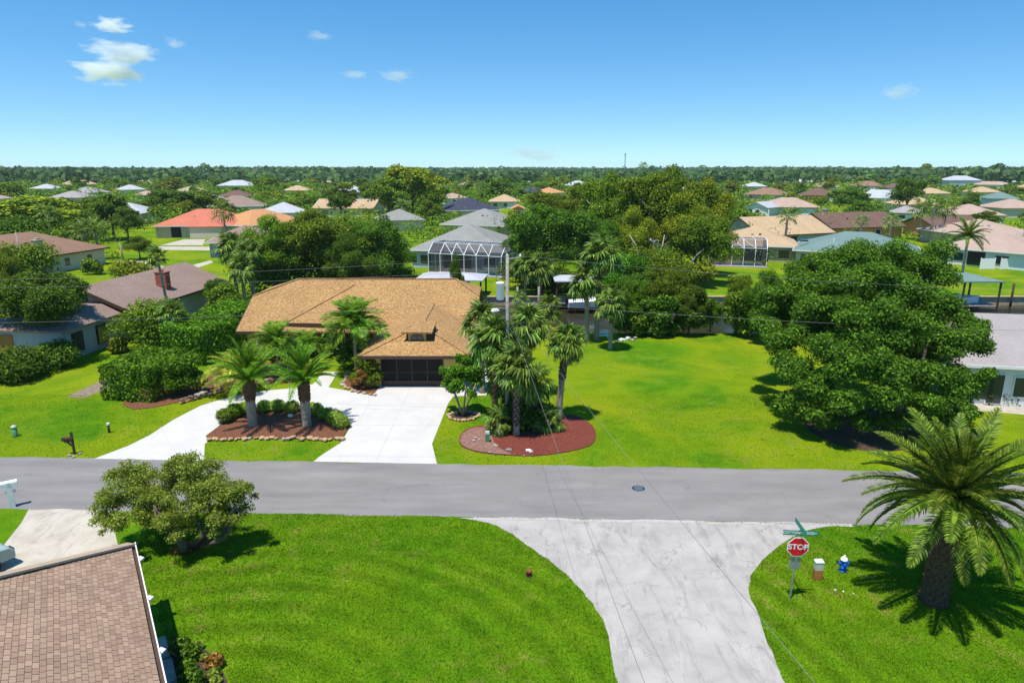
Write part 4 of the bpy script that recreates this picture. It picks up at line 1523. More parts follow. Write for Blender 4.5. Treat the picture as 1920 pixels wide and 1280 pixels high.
def boat(label, loc, rz, L, hullm, covered=True):
    t = thing('boat', label, 'boat', loc, rz)
    n = 9
    mb = MB()
    secs = []
    for i in range(n):
        u = i / (n - 1)
        wb = .95 * (1 - max(0, (u - .45) / .55) ** 2.2) + .02
        secs.append([(-L / 2 + L * u, -wb, .75 + .25 * u), (-L / 2 + L * u, -wb * .75, .1 + .3 * max(0, u - .6)), (-L / 2 + L * u, 0, -.12 + .45 * max(0, u - .7)), (-L / 2 + L * u, wb * .75, .1 + .3 * max(0, u - .6)), (-L / 2 + L * u, wb, .75 + .25 * u)])
    vs = [p for s_ in secs for p in s_]
    fs = []
    for i in range(n - 1):
        for k in range(4):
            fs.append((i * 5 + k, (i + 1) * 5 + k, (i + 1) * 5 + k + 1, i * 5 + k + 1))
        fs.append((i * 5 + 4, (i + 1) * 5 + 4, (i + 1) * 5, i * 5))
    fs.append((0, 1, 2, 3, 4))
    mb.add(vs, fs)
    mb.build('hull', M[hullm], t)
    MB().box((-.2, 0, 1.05), (L * .3, 1.1, .35), 0, .7).build('console', M['white_paint'], t)
    MB().box((-L / 2 - .15, 0, .75), (.4, .45, .8), 0, .8).build('outboard_motor', M['black'], t)
    return t


boat('white boat with a dark motor lifted under the small white dock roof', (9.5, 80.8, -.35), R(3), 5.5, 'white_paint')
boat('white boat parked under the blue-green dock roof', (54.5, 82.5, -.3), R(5), 6.0, 'white_paint')

# ------------------------------------------------------------------ planting beds and their stones
def rock_mesh(seed):
    g = random.Random(seed)
    bm = bmesh.new()
    bmesh.ops.create_icosphere(bm, subdivisions=1, radius=.5)
    for v in bm.verts:
        k = g.uniform(.72, 1.12)
        v.co = Vector((v.co.x * k * 1.3, v.co.y * k, v.co.z * k * .7))
    me = bpy.data.meshes.new('rock')
    bm.to_mesh(me)
    bm.free()
    me.materials.append(M['rock'])
    return me


ROCKS = [rock_mesh(k) for k in range(5)]


def rocks(parent, pts, size, mats, jitter=.12, name='rock', zz=.06):
    for p in pts:
        s = size * rnd.uniform(.65, 1.3)
        o = link(name, rnd.choice(ROCKS), parent, (p[0] + rnd.uniform(-jitter, jitter), p[1] + rnd.uniform(-jitter, jitter), zz + s * .12),
                 (rnd.uniform(-.2, .2), rnd.uniform(-.2, .2), rnd.uniform(0, 6.28)), (s, s, s * rnd.uniform(.7, 1.1)), M[rnd.choice(mats)])


def along(pts, step):
    out = []
    for a, b in zip(pts, pts[1:]):
        n = max(1, int((b - a).length / step))
        out += [a.lerp(b, k / n) for k in range(n)]
    return out + [pts[-1]]


island = [G(*p) for p in ((386, 819), (411, 800), (432, 780), (480, 764), (540, 759), (600, 766), (638, 780), (657, 795), (650, 808), (641, 823), (600, 825), (540, 822), (470, 822), (420, 824), (397, 826))]
bed1 = sheet('mulch_bed', island, M['mulch_brown'], 0.06, kind='structure', thick=.07)
rocks(bed1, along(W((392, 826), (430, 826), (470, 824), (520, 824), (560, 824), (600, 826), (643, 825)), .30), .36, ['rock', 'rock', 'rock_grey'])
bed2_px = [(862, 832), (866, 812), (890, 800), (930, 795), (990, 786), (1050, 778), (1085, 782), (1112, 800), (1117, 820), (1105, 836), (1060, 848), (1000, 855), (930, 852), (885, 845)]
bed2p = smooth_loop(W(*bed2_px), 4)
bed2 = sheet('mulch_bed', bed2p, M['mulch_red'], 0.05, kind='structure', thick=.06)
pk = smooth_loop(W((864, 831), (868, 813), (892, 802), (915, 806), (925, 826), (935, 840), (960, 852), (930, 851), (886, 844)), 3)
sheet('pebble_patch', pk, M['mulch_pink'], 0.056, kind='structure')
rocks(bed2, W((893, 823), (898, 826), (888, 828), (930, 838), (955, 846), (992, 847), (996, 850)), .30, ['white_paint', 'rock_grey'], .03)
edge2 = [p for p in bed2p]
rocks(bed2, along(edge2[44:52], .6), .16, ['rock_grey', 'rock_dark'], .08)
# bed ring at the small tree beside the garage
c3 = G(869, 781)
bed3 = sheet('mulch_bed', [c3 + Vector((math.cos(a) * 1.0, math.sin(a) * .8, 0)) for a in [k * .4 for k in range(16)]], M['litter'], 0.05, kind='structure', thick=.06)
rocks(bed3, [c3 + Vector((math.cos(a) * 1.0, math.sin(a) * .8, 0)) for a in [k * .3 for k in range(21)]], .32, ['rock', 'rock', 'rock_grey'], .05)
# bed left of the garage
b4 = W((641, 722), (652, 702), (685, 690), (716, 690), (717, 718), (700, 740), (668, 734))
bed4 = sheet('mulch_bed', b4, M['mulch_brown'], 0.05, kind='structure', thick=.06)
rocks(bed4, along(W((642, 722), (660, 734), (685, 739), (702, 741)), .3) + along(W((642, 720), (652, 702)), .35), .34, ['rock', 'rock_grey'])
# long stone-edged beds before the left part of the house
b5 = W((340, 758), (330, 735), (360, 715), (440, 690), (500, 680), (560, 680), (566, 716), (500, 722), (440, 730), (380, 745))
bed5 = sheet('mulch_bed', b5, M['mulch_brown'], 0.05, kind='structure', thick=.06)
front5 = W((340, 757), (380, 745), (430, 731), (480, 722), (530, 717), (566, 716))
for lay in range(2):
    rocks(bed5, along(front5, .34), .40, ['rock_dark', 'rock_dark', 'rock_grey'] if lay else ['rock_dark', 'rock'], .06, zz=.06 + .22 * lay)
rocks(bed5, along(W((455, 705), (500, 702), (560, 690)), .36), .42, ['rock', 'rock', 'rock_grey'])
# hedge bed strip
b6 = W((228, 758), (250, 768), (290, 764), (345, 752), (370, 735), (330, 715), (260, 735))
sheet('mulch_bed', b6, M['mulch_brown'], 0.04, kind='structure', thick=.05)
# leaf litter under the great oak
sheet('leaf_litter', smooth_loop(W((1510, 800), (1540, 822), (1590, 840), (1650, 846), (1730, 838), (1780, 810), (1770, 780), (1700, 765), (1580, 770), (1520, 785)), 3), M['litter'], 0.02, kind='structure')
# bed along the bottom-left house, with paving slabs
def nb(x, y, z=0.0):
    q = NE0 - NUP * x + NED * y       # x: away from the eave, y: back along it
    return Vector((q.x, q.y, z))
bed7 = sheet('leaf_litter', smooth_loop([nb(.62, 3.0), nb(1.2, 2.8), nb(1.75, 3.8), nb(1.95, 5.5), nb(2.0, 8), nb(1.9, 11), nb(1.5, 15), nb(.62, 15)], 3), M['litter'], 0.03, kind='structure', thick=.04)
rocks(bed7, [nb(.75, 3.1), nb(1.0, 3.3), nb(.9, 3.0)], .42, ['rock', 'rock_dark'], .03)
wkp = thing('garden_path', 'row of grey paving slabs under the gutter of the bottom left house', 'path', nb(.1, 8))
for k in range(9):
    q = nb(.12 + .03 * (k % 2), 2.6 + k * 1.32) - wkp.location
    MB().box((q.x, q.y, .045), (.92, 1.24, .06), math.atan2(NED.y, NED.x) - R(90) + rnd.uniform(-.02, .02)).build('slab', M['slab'], wkp)

# ------------------------------------------------------------------ shrubs and hedges
def leafy(name, label, cat, lobes, n, leaf, mat, group=None, inner=.35, stems=None, seed=1, jitter=.6, bark='bark'):
    g = np.random.default_rng(seed)
    L = np.array(lobes, dtype=float)
    c = L[:, :3].mean(axis=0)
    c[2] = 0
    P, N = lobes_points([(a[0] - c[0], a[1] - c[1], *a[2:]) for a in lobes], n, g, inner, jitter=jitter)
    V, F = leaf_quads(P, N, leaf, .6, g)
    V[:, 2] = np.maximum(V[:, 2], .04)
    t = thing(name, label, cat, tuple(c), 0, group)
    link('foliage' if not stems else 'crown', np_mesh('foliage', V, F, M[mat]), t)
    if stems:
        mb = MB()
        for path, rad in stems:
            mb.tube([(p[0] - c[0], p[1] - c[1], p[2]) for p in path], rad, 7)
        mb.build('trunk', M[bark], t, True)
    return t


def box_points(x0, x1, y0, y1, z1, n, g, rz, c):
    """points on a clipped hedge: top and sides, softly uneven"""
    P, N = [], []
    lx, ly = x1 - x0, y1 - y0
    areas = np.array([lx * ly, lx * z1, lx * z1, ly * z1, ly * z1])
    f = g.choice(5, n, p=areas / areas.sum())
    u, v = g.random(n), g.random(n)
    X = np.where(f == 0, x0 + u * lx, np.where(f < 3, x0 + u * lx, np.where(f == 3, x0, x1)))
    Y = np.where(f == 0, y0 + v * ly, np.where(f == 1, y0, np.where(f == 2, y1, y0 + u * ly)))
    Z = np.where(f == 0, z1, v * z1)
    nrm = np.array([[0, 0, 1], [0, -1, 0], [0, 1, 0], [-1, 0, 0], [1, 0, 0]])[f]
    P = np.stack([X, Y, Z], 1)
    # round the corners and wobble the faces
    ctr = np.array([(x0 + x1) / 2, (y0 + y1) / 2, z1 * .4])
    wob = .10 * np.sin(P[:, :1] * 2.1 + P[:, 2:] * 1.7) + .10 * np.sin(P[:, 1:2] * 2.7 + 1) + .06 * g.normal(size=(n, 1))
    P = P + nrm * wob - nrm * .25 * g.random((n, 1)) ** 2
    ex = np.maximum(0, np.abs(P[:, 2] - z1) < .35)
    N = nrm + .55 * g.normal(size=(n, 3)) + np.array([0, 0, .2])
    ca, sa = math.cos(rz), math.sin(rz)
    rot = np.array([[ca, -sa, 0], [sa, ca, 0], [0, 0, 1]])
    return P @ rot.T, N @ rot.T


def hedge(label, boxes, leaf, mat, dens, seed, name='hedge', cat='hedge'):
    g = np.random.default_rng(seed)
    c = Vector((boxes[0][0], boxes[0][1], 0))
    PP, NN = [], []
    for (bx, by, lx, ly, h, rz) in boxes:
        n = int((lx * ly + 2 * (lx + ly) * h) * dens)
        P, N = box_points(-lx / 2, lx / 2, -ly / 2, ly / 2, h, n, g, rz, None)
        PP.append(P + np.array([bx - c.x, by - c.y, 0]))
        NN.append(N)
    V, F = leaf_quads(np.vstack(PP), np.vstack(NN), leaf, .65, g)
    V[:, 2] = np.maximum(V[:, 2], .03)
    t = thing(name, label, cat, c)
    link('foliage', np_mesh('foliage', V, F, M[mat]), t)
    return t


p0, p1 = G(262, 752), G(330, 742)
hedge('tall clipped hedge block with a bright flat top beside the white drive', [(-26.7, 47.4, 4.0, 3.8, 2.5, R(-10)), (-27.2, 50.2, 3.4, 2.8, 2.4, R(-10))], .22, 'leaf_hedge', 110, 5)
hedge('long clipped hedge running back along the left end of the tan-roofed house', [(-26.8, 57.2, 4.2, 4.6, 3.0, R(-20)), (-27.0, 61.5, 3.8, 4.8, 3.1, R(-5)), (-26.8, 65.5, 3.6, 4.4, 3.1, 0)], .22, 'leaf_hedge', 90, 6)
hedge('low dark hedge below the window of the mauve-roofed house', [(37.5, 45.0, 9.0, 1.0, .8, R(-2))], .16, 'leaf_dark', 160, 7)
hedge('dark hedge on the far lawn behind the ridge of the tan-roofed house', [(-12, 92, 12, 1.4, 1.6, R(2)), ], .3, 'leaf_mid', 60, 8)
# round clipped shrubs of the island
ball_px = [(424, 792, 30), (441, 783, 30), (461, 776, 26), (497, 772, 25), (521, 772, 25), (547, 774, 25), (594, 778, 24), (613, 786, 25), (630, 796, 30), (640, 803, 26), (470, 771, 20), (585, 773, 20)]
names = ['leftmost, largest of the row at the left end', 'second from the left end', 'left of the first palm trunk', 'just right of the first palm trunk', 'middle of the three between the palm trunks', 'left of the second palm trunk',
         'just right of the second palm trunk', 'third from the right end', 'second from the right end', 'at the right tip of the island', 'half hidden behind the first palm trunk', 'half hidden behind the second palm trunk']
for k, (px, py, wpx) in enumerate(ball_px):
    b = G(px, py)
    r = wpx / 1280 * (b.y * .97 + 4) * .52
    leafy('round_shrub', 'clipped round boxwood, ' + names[k], 'shrub', [(b.x, b.y, r * .85, r, r, r * .9)] + [(b.x + rnd.uniform(-.2, .2), b.y + rnd.uniform(-.2, .2), r * .9, r * .8, r * .8, r * .8) for _ in range(3)], 2600, .10, 'leaf_olive' if k not in (0, 1) else 'leaf_mid', 'clipped round shrubs on the mulch island', .25, seed=20 + k)

def blob(px, py, wpx, hpx, k, seed, flat=.8):
    """lobes of an irregular bush that stands at photo point (px, py)"""
    g = random.Random(seed)
    b = G(px, py)
    dep = b.y * .97 + 4
    w, h = wpx / 1280 * dep, hpx / 1280 * dep
    out = []
    for i in range(k):
        a, q = g.uniform(0, 6.28), math.sqrt(g.random())
        z = g.uniform(.25, .8) * h
        s = (1 - .5 * (z / h) ** 2)
        r = g.uniform(.16, .26) * max(w, h * .8)
        out.append((b.x + math.cos(a) * q * w * .36 * s, b.y + math.sin(a) * q * w * .30 * s, max(r * .6, z), r, r, r * flat))
    return out


SHRUBS = [
    ('shrub', 'green and rusty variegated shrub against the garage corner', 686, 726, 66, 66, 16, 7000, .15, 'leaf_mid'),
    ('shrub', 'feathery dark shrub with pale bare stems at the hedge end', 345, 740, 80, 90, 16, 6500, .20, 'leaf_hedge'),
    ('shrub', 'broad dark green thicket beneath the taupe-roofed house, right of its windows', 290, 655, 150, 85, 26, 13000, .26, 'leaf_mid'),
    ('shrub', 'low dark row of shrubs along the drive at the left edge', 20, 712, 130, 50, 22, 9000, .22, 'leaf_dark'),
    ('shrub', 'dark low shrub below the spreading tree, right of the dark row', 100, 690, 110, 40, 18, 7000, .22, 'leaf_dark'),
    ('shrub', 'strap-leaved bright plant before the grey wall of the taupe-roofed house', 225, 660, 45, 30, 10, 2400, .30, 'leaf_light'),
    ('shrub', 'dense dark tree-like shrub at the left end of the tan roof', 425, 610, 80, 85, 22, 10000, .26, 'leaf_mid'),
    ('shrub', 'leggy plants under the entry roof of the tan-roofed house', 600, 665, 100, 26, 16, 4000, .24, 'leaf_dark'),
    ('shrub', 'shrub between the feathery palm and the garage wall', 660, 690, 60, 60, 14, 4500, .22, 'leaf_dark'),
    ('shrub', 'yellow-green shrubs before the entry, left of the feathery palm', 525, 690, 60, 75, 14, 4500, .22, 'leaf_light'),
    ('shrub', 'dark bush on the lawn left of the salmon-roofed house drive', 55, 520, 130, 60, 20, 7000, .40, 'leaf_mid'),
    ('shrub', 'round bush on the bright lawn behind the taupe roof', 175, 515, 40, 28, 9, 2500, .34, 'leaf_mid'),
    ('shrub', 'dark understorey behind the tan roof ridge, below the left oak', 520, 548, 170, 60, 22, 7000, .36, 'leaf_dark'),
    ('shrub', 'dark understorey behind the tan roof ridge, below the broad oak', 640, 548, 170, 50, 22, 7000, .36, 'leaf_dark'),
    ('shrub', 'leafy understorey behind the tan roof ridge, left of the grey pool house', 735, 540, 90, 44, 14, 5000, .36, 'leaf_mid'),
    ('shrub', 'bush with palm fronds behind the taupe roof edge', 245, 528, 90, 34, 14, 4500, .34, 'leaf_light'),
    ('shrub', 'small bush at the corner of the pale chimney house', 140, 495, 40, 26, 9, 2500, .34, 'leaf_dark'),
]
for k, (nm, lab, px, py, wpx, hpx, nl, n, lf, mt) in enumerate(SHRUBS):
    leafy(nm, lab, 'shrub', blob(px, py, wpx, hpx, nl, 40 + k), n, lf, mt, None, .4, seed=60 + k)
leafy('rust_shrub', 'rust-tinged twigs growing through the shrub at the garage corner', 'shrub', blob(676, 732, 30, 44, 5, 91), 900, .14, 'leaf_rust', seed=92)

# bed at the bottom-left house: dark shrubs and litter plants
def nbl(spec, seed):
    g = random.Random(seed)
    return [(nb(x + g.uniform(-.2, .2), y + g.uniform(-.2, .2)).x, nb(x, y + g.uniform(-.3, .3)).y, r * .7, r, r, r * .8) for (x, y, r) in spec]
leafy('shrub', 'dark strip of shrubs in the shade beside the slab path at the bottom left', 'shrub', nbl([(.95, 3.2 + k * .62, rnd.uniform(.28, .42)) for k in range(18)], 3), 8500, .12, 'leaf_dark', seed=71)
leafy('shrub', 'leaf-strewn yellowish ground plants along the outer edge of the bottom left bed', 'shrub', nbl([(1.55 + .1 * (k % 2), 3.4 + k * .7, rnd.uniform(.14, .26)) for k in range(15)], 4), 2600, .11, 'leaf_olive', seed=72)
for k, (lab, sy) in enumerate((('small brown-leaved plant at the near end of the bottom left bed', 7.4), ('small tan-leaved plant at the road end of the bottom left bed', 4.4))):
    leafy('bed_plant', lab, 'plant', nbl([(1.6, sy, .28)], 5 + k), 320, .17, 'leaf_rust', seed=74 + k)

# ------------------------------------------------------------------ great oak on the right
ob = Vector((25.0, 42.4, 0))
g_ = random.Random(4)
ol = []
def oak_lobe(px, py, y, rpx):
    """crown lump seen at a photo point, y metres out"""
    z = ZAT(y, py)
    dep = y * math.cos(PITCH) + (CAM_H - z) * math.sin(PITCH)
    x = (px - 960) / 1280 * dep
    r = rpx / 1280 * dep
    return (x, y, z, r, r, r * .82)
OAK = [(1640, 490, 50, 60), (1560, 495, 50, 55), (1720, 500, 49, 55), (1770, 520, 47, 40), (1500, 535, 49, 50), (1450, 560, 49, 42), (1430, 610, 47, 34), (1600, 540, 46, 65), (1690, 545, 45, 62), (1760, 570, 44, 48), (1530, 590, 45, 55), (1470, 640, 44, 44),
       (1820, 620, 42, 44), (1845, 655, 42, 26), (1790, 650, 40, 50), (1620, 610, 41, 64), (1700, 620, 40, 60), (1550, 660, 41, 56), (1490, 700, 41, 44), (1470, 672, 43, 36), (1600, 690, 38.5, 58), (1680, 700, 38, 58), (1750, 710, 38, 54), (1815, 720, 39, 42),
       (1530, 735, 39, 46), (1590, 755, 37.5, 40), (1660, 745, 37, 44), (1740, 765, 37.3, 42), (1520, 780, 38.5, 26), (1575, 765, 37, 22), (1800, 765, 38.5, 34), (1770, 790, 37.5, 26), (1650, 560, 51, 70), (1560, 580, 50, 60), (1740, 600, 48, 60), (1460, 590, 50, 40),
       (1490, 760, 40, 40), (1540, 800, 39.5, 36), (1610, 800, 38.8, 34), (1680, 800, 38.2, 36), (1740, 805, 38, 30), (1800, 740, 40.5, 44), (1630, 665, 44, 90), (1720, 665, 43, 80), (1550, 630, 46, 70)]
for px, py, y, r in OAK:
    l = oak_lobe(px, py, y, r * .95)
    ol.append((l[0], l[1], max(1.2, l[2]), l[3] * .72, l[3] * .72, l[3] * .6))
    for k in range(7):
        a, b = g_.uniform(0, 6.28), g_.uniform(-.5, 1)
        q = g_.uniform(.35, .75) * l[3]
        rr = l[3] * g_.uniform(.36, .56)
        ol.append((l[0] + math.cos(a) * q, l[1] + math.sin(a) * q, max(1.0, l[2] + b * q), rr, rr, rr * .75))
stems = [([(ob.x, ob.y, -.2), (ob.x + .1, ob.y, 1.5), (ob.x + .2, ob.y + .3, 3.2)], [.6, .45, .4])]
for a in range(9):
    an = a * .7
    e = (ob.x + math.cos(an) * 3.4, ob.y + 1.5 + math.sin(an) * 3.2, 4.6 + (a % 3) * 1.0)
    stems.append(([(ob.x + .15, ob.y + .2, 2.0 + .2 * (a % 4)), (ob.x + math.cos(an) * 2, ob.y + math.sin(an) * 1.8, 4.2), e], [.3, .2, .06]))
leafy('oak_tree', 'great dark green oak with a crown to the ground on the right lawn', 'tree', ol, 235000, .175, 'leaf_dark', None, .6, stems, 33)

# ------------------------------------------------------------------ bottom-left tree, leaning trunks over the lawn
tb = G(348, 1030)
LT_ = [(235, 905, 27.0, 48), (215, 940, 26.4, 40), (275, 930, 26.6, 46), (240, 975, 25.6, 40), (205, 985, 25.6, 26), (345, 890, 27.2, 42), (385, 920, 26.8, 52), (430, 930, 26.6, 44), (455, 920, 26.4, 28), (350, 950, 26.0, 48), (400, 970, 25.8, 42), (340, 995, 25.4, 36), (300, 960, 26.4, 46), (330, 870, 27.6, 26), (420, 960, 26.4, 40), (370, 900, 28.2, 50), (270, 900, 28, 40)]
tl = []
for px, py, y, r in LT_:
    l = oak_lobe(px, py, y, r * 1.0)
    for k in range(12):
        a, b = g_.uniform(0, 6.28), g_.uniform(-.8, 1)
        q = g_.uniform(.2, 1.0) * l[3]
        rr = l[3] * g_.uniform(.25, .5)
        tl.append((l[0] + math.cos(a) * q, l[1] + math.sin(a) * q, max(.5, l[2] + b * q * .8), rr, rr, rr * .8))
st = []
for e, m, r in (((-15.0, 26.0, 2.3), (-13.6, 25.2, .9), .15), ((-13.6, 26.5, 2.5), (-12.9, 25.6, 1.1), .10), ((-11.5, 26.3, 2.6), (-12.0, 25.7, 1.3), .10), ((-12.6, 27.0, 2.9), (-12.4, 26.0, 1.4), .12), ((-11.4, 25.9, 2.0), (-12.0, 25.5, 1.0), .08), ((-14.6, 25.4, 1.7), (-15, 26, 2.2), .05)):
    st.append(([(tb.x, tb.y, -.1), m, e], [r * 1.3, r, r * .35]))
leafy('tree', 'loose olive-green tree with leaning trunks at the bottom left by the road', 'tree', tl, 62000, .095, 'leaf_olive', None, .85, st, 35, .9)
leafy('shrub', 'rusty low plants around the foot of the leaning tree', 'shrub', [(tb.x + .3 * math.cos(k), tb.y + .25 * math.sin(k * 2) - .1, .12, .28, .22, .16) for k in range(7)], 500, .12, 'leaf_rust', seed=37)

# small crape myrtle beside the garage
cb = G(868, 780)
cl = []
for px, py, y, r in ((865, 690, 43.4, 30), (845, 705, 43.2, 24), (885, 700, 43.3, 26), (838, 720, 43.2, 18), (893, 720, 43, 20), (862, 718, 42.6, 28), (868, 675, 43.6, 20), (850, 730, 42.8, 18), (880, 735, 42.8, 18), (835, 695, 43.6, 16)):
    l = oak_lobe(px, py, y, r * .85)
    for k in range(4):
        a, b = g_.uniform(0, 6.28), g_.uniform(-.6, 1)
        q, rr = g_.uniform(.3, .7) * l[3], l[3] * g_.uniform(.4, .6)
        cl.append((l[0] + math.cos(a) * q, l[1] + math.sin(a) * q, l[2] + b * q, rr, rr, rr * .85))
st = [([(cb.x, cb.y, 0), (cb.x + .35 * math.cos(k * 1.25), cb.y + .2 * math.sin(k * 1.25), .9), (cb.x + .9 * math.cos(k * 1.25), cb.y + .5 * math.sin(k * 1.25), 2.3)], [.07, .05, .025]) for k in range(5)]
leafy('small_tree', 'small green tree on several thin stems right of the garage door', 'tree', cl, 9500, .15, 'leaf_hedge', None, .45, st, 36, bark='bark_palm')

# ------------------------------------------------------------------ palms
feather_palm('date_palm', 'large stout date palm with a huge crown on the right corner lawn', (16.05, 22.75, 0), 4.25, 3.85, 66, .44, .31, FEATHER, R(80), R(-24), 'bark_boots', None, 210, .24, .0, (.25, .1), 'bark_stub', .9, 1.0)
feather_palm('date_palm', 'left one of the two young date palms on the mulch island', (-16.55, 40.9, 0), 2.95, 3.05, 38, .28, .32, FEATHER_UP, R(86), R(16), 'bark_palm', 'date palms of the mulch island', 110, .22, .60, (0, 0), 'bark_stub', 1.2, 1.0, 'frond_bright')
feather_palm('date_palm', 'right one of the two young date palms on the mulch island', (-13.1, 40.9, 0), 2.85, 2.95, 38, .29, .32, FEATHER_UP, R(86), R(16), 'bark_palm', 'date palms of the mulch island', 110, .22, .60, (0, 0), 'bark_stub', 1.2, 1.0, 'frond_bright')
feather_palm('queen_palm', 'bright feathery palm arching before the entry of the tan-roofed house', (-12.4, 52.2, 0), 3.9, 2.9, 34, .16, .12, PLUME, R(80), R(-5), 'bark_palm', width=1.3)
feather_palm('pygmy_palm', 'yellow-green slender palm left of the entry behind the first date palm', (-18.4, 51.5, 0), 2.6, 2.4, 22, .10, .08, PLUME, R(75), R(-10), 'bark_palm', width=1.2)
feather_palm('pygmy_palm', 'drooping yellowish palm with thin stems over the stone bed', (-20.2, 47.2, 0), 1.7, 2.2, 24, .10, .08, PLUME, R(60), R(-20), 'bark_pale', width=1.2, mat='frond_yellow')
feather_palm('pygmy_palm', 'small palm between the two date palms before the house front', (-16.6, 53.5, 0), 2.0, 1.7, 18, .09, .08, PLUME, R(75), R(-15), 'bark_palm', width=1.2)
feather_palm('queen_palm', 'tall grey-green feather palm before the white house at the right edge', G(1803, 520), 6.3, 3.4, 24, .2, .16, FEATHER, R(75), R(-30), 'bark_pale', width=1.2)

# the cluster at the utility pole
sabal(928, 790, 600, 'thick cabbage palm with orange trunk base at the left of the pole cluster', 110, n=38, boot=.7, bark='bark_orange')
sabal(968, 815, 655, 'middle cabbage palm with studded grey trunk in front of the pole cluster', 105, n=36, boot=.85)
sabal(1048, 787, 612, 'leaning cabbage palm with clean tan trunk at the right of the pole cluster', 90, n=36, boot=.45, lean=(.45, 0))
sabal(935, 812, 770, 'low young cabbage palm without trunk at the left front of the cluster', 66, n=22, boot=0)
sabal(1002, 800, 690, 'short dark cabbage palm right of the studded trunk', 86, n=30, boot=.6)
sabal(1028, 806, 768, 'low fan palm clump at the foot of the leaning palm', 66, n=22, boot=0)
sabal(905, 760, 575, 'cabbage palm behind the thick palm, against the tan roof corner', 90, n=34, boot=.5, y=47.5)
sabal(990, 770, 580, 'cabbage palm behind the utility pole over the lawn', 95, n=34, boot=.5, y=47)
sabal(945, 770, 690, 'dark young cabbage palm in the shade beside the pole foot', 84, n=26, boot=0, y=42.6)
sabal(975, 790, 740, 'low dark fan palm in the middle of the pole cluster', 84, n=26, boot=0)
# canal bank palms
sabal(1100, 640, 500, 'tall cabbage palm with grey ringed trunk on the canal bank', 80, n=34, boot=.2, lean=(-.2, 0))
sabal(1118, 638, 447, 'tallest cabbage palm of the canal bank group', 86, n=34, boot=.2, lean=(.3, 0))
sabal(1144, 655, 545, 'shorter cabbage palm at the right of the canal bank group', 72, n=32, boot=.4)
sabal(1028, 632, 556, 'short cabbage palm with yellow lower leaves by the canal', 62, n=30, boot=.3)
sabal(1012, 590, 478, 'cabbage palm on the far canal bank, right one of a close pair', 72, n=30, boot=.4, y=86.5)
sabal(985, 590, 476, 'cabbage palm on the far canal bank, left one of a close pair', 62, n=28, boot=.4, y=87.5)
sabal(985, 628, 548, 'leaning bare tan palm trunk with a small crown by the water', 40, n=16, boot=0, bark='bark_pale', y=62.5, lean=(-.5, 0))
feather_palm('queen_palm', 'yellow-leaved low palm at the canal edge behind the pole', (3.9, 60.5, 0), 1.2, 1.3, 14, .1, .08, PLUME, R(60), R(0), 'bark_palm', mat='frond_yellow')
# left palms
sabal(318, 590, 466, 'single thin palm with a small crown rising over the taupe roof', 44, .5, n=24, boot=0, lean=(-.5, 0), y=62)
sabal(447, 575, 440, 'left palm of the dense clump beside the tan roof', 72, n=36, boot=.3, y=82)
sabal(478, 575, 450, 'right palm of the dense clump beside the tan roof', 66, n=34, boot=.3, y=80)
sabal(460, 575, 480, 'lower middle palm of the dense clump beside the tan roof', 66, n=30, boot=.3, y=78)
sabal(330, 650, 566, 'bright fan palm over the thicket left of the long hedge', 60, n=30, boot=0, y=58)
for px, py, pt, w, lab in ((163, 488, 414, 56, 'left palm of the pair over the pale chimney house'), (186, 486, 408, 62, 'right palm of the pair over the pale chimney house'), (424, 452, 377, 56, 'palm in front of the right end of the salmon roof'),
                           (750, 520, 438, 50, 'palm at the left corner of the grey pool house'), (1470, 473, 388, 46, 'palm at the left of the sand-roofed grey house'), (1742, 455, 368, 62, 'large palm beside the orange gable end'), (1722, 450, 372, 56, 'second palm beside the orange gable end, slightly left'),
                           (1765, 452, 374, 50, 'right palm of the group beside the orange gable end'), (1610, 464, 402, 36, 'left palm before the brown-roofed orange house'), (1665, 465, 400, 44, 'right palm before the brown-roofed orange house'), (1545, 415, 378, 30, 'small palm at the end of the pale beige roof'),
                           (1485, 372, 345, 30, 'palm before the yellow-orange walls on the far right'), (1625, 412, 380, 34, 'palm right of the round oak cluster on the right'), (520, 408, 372, 34, 'palm between the white and the apricot roof'), (755, 425, 372, 40, 'pale palm below the tall centre tree'), (1090, 480, 430, 44, 'palm by the white roof behind the canal trees'),
                           (905, 372, 340, 30, 'palm left of the far beige roof near the centre'), (935, 378, 345, 28, 'palm beside the far beige roof near the centre'), (1205, 345, 303, 26, 'tall thin palm sticking over the crowns right of the tower'), (1250, 350, 322, 26, 'palm among the tops of the canal trees')):
    sabal(px, py, pt, lab, w, n=30, far=True, boot=0)
# spiky yucca-like plants in the shade of the cluster
leafy('shrub', 'dark leafy undergrowth beneath the palm cluster at the pole', 'shrub', blob(985, 798, 120, 34, 16, 101), 4200, .22, 'leaf_dark', seed=102)

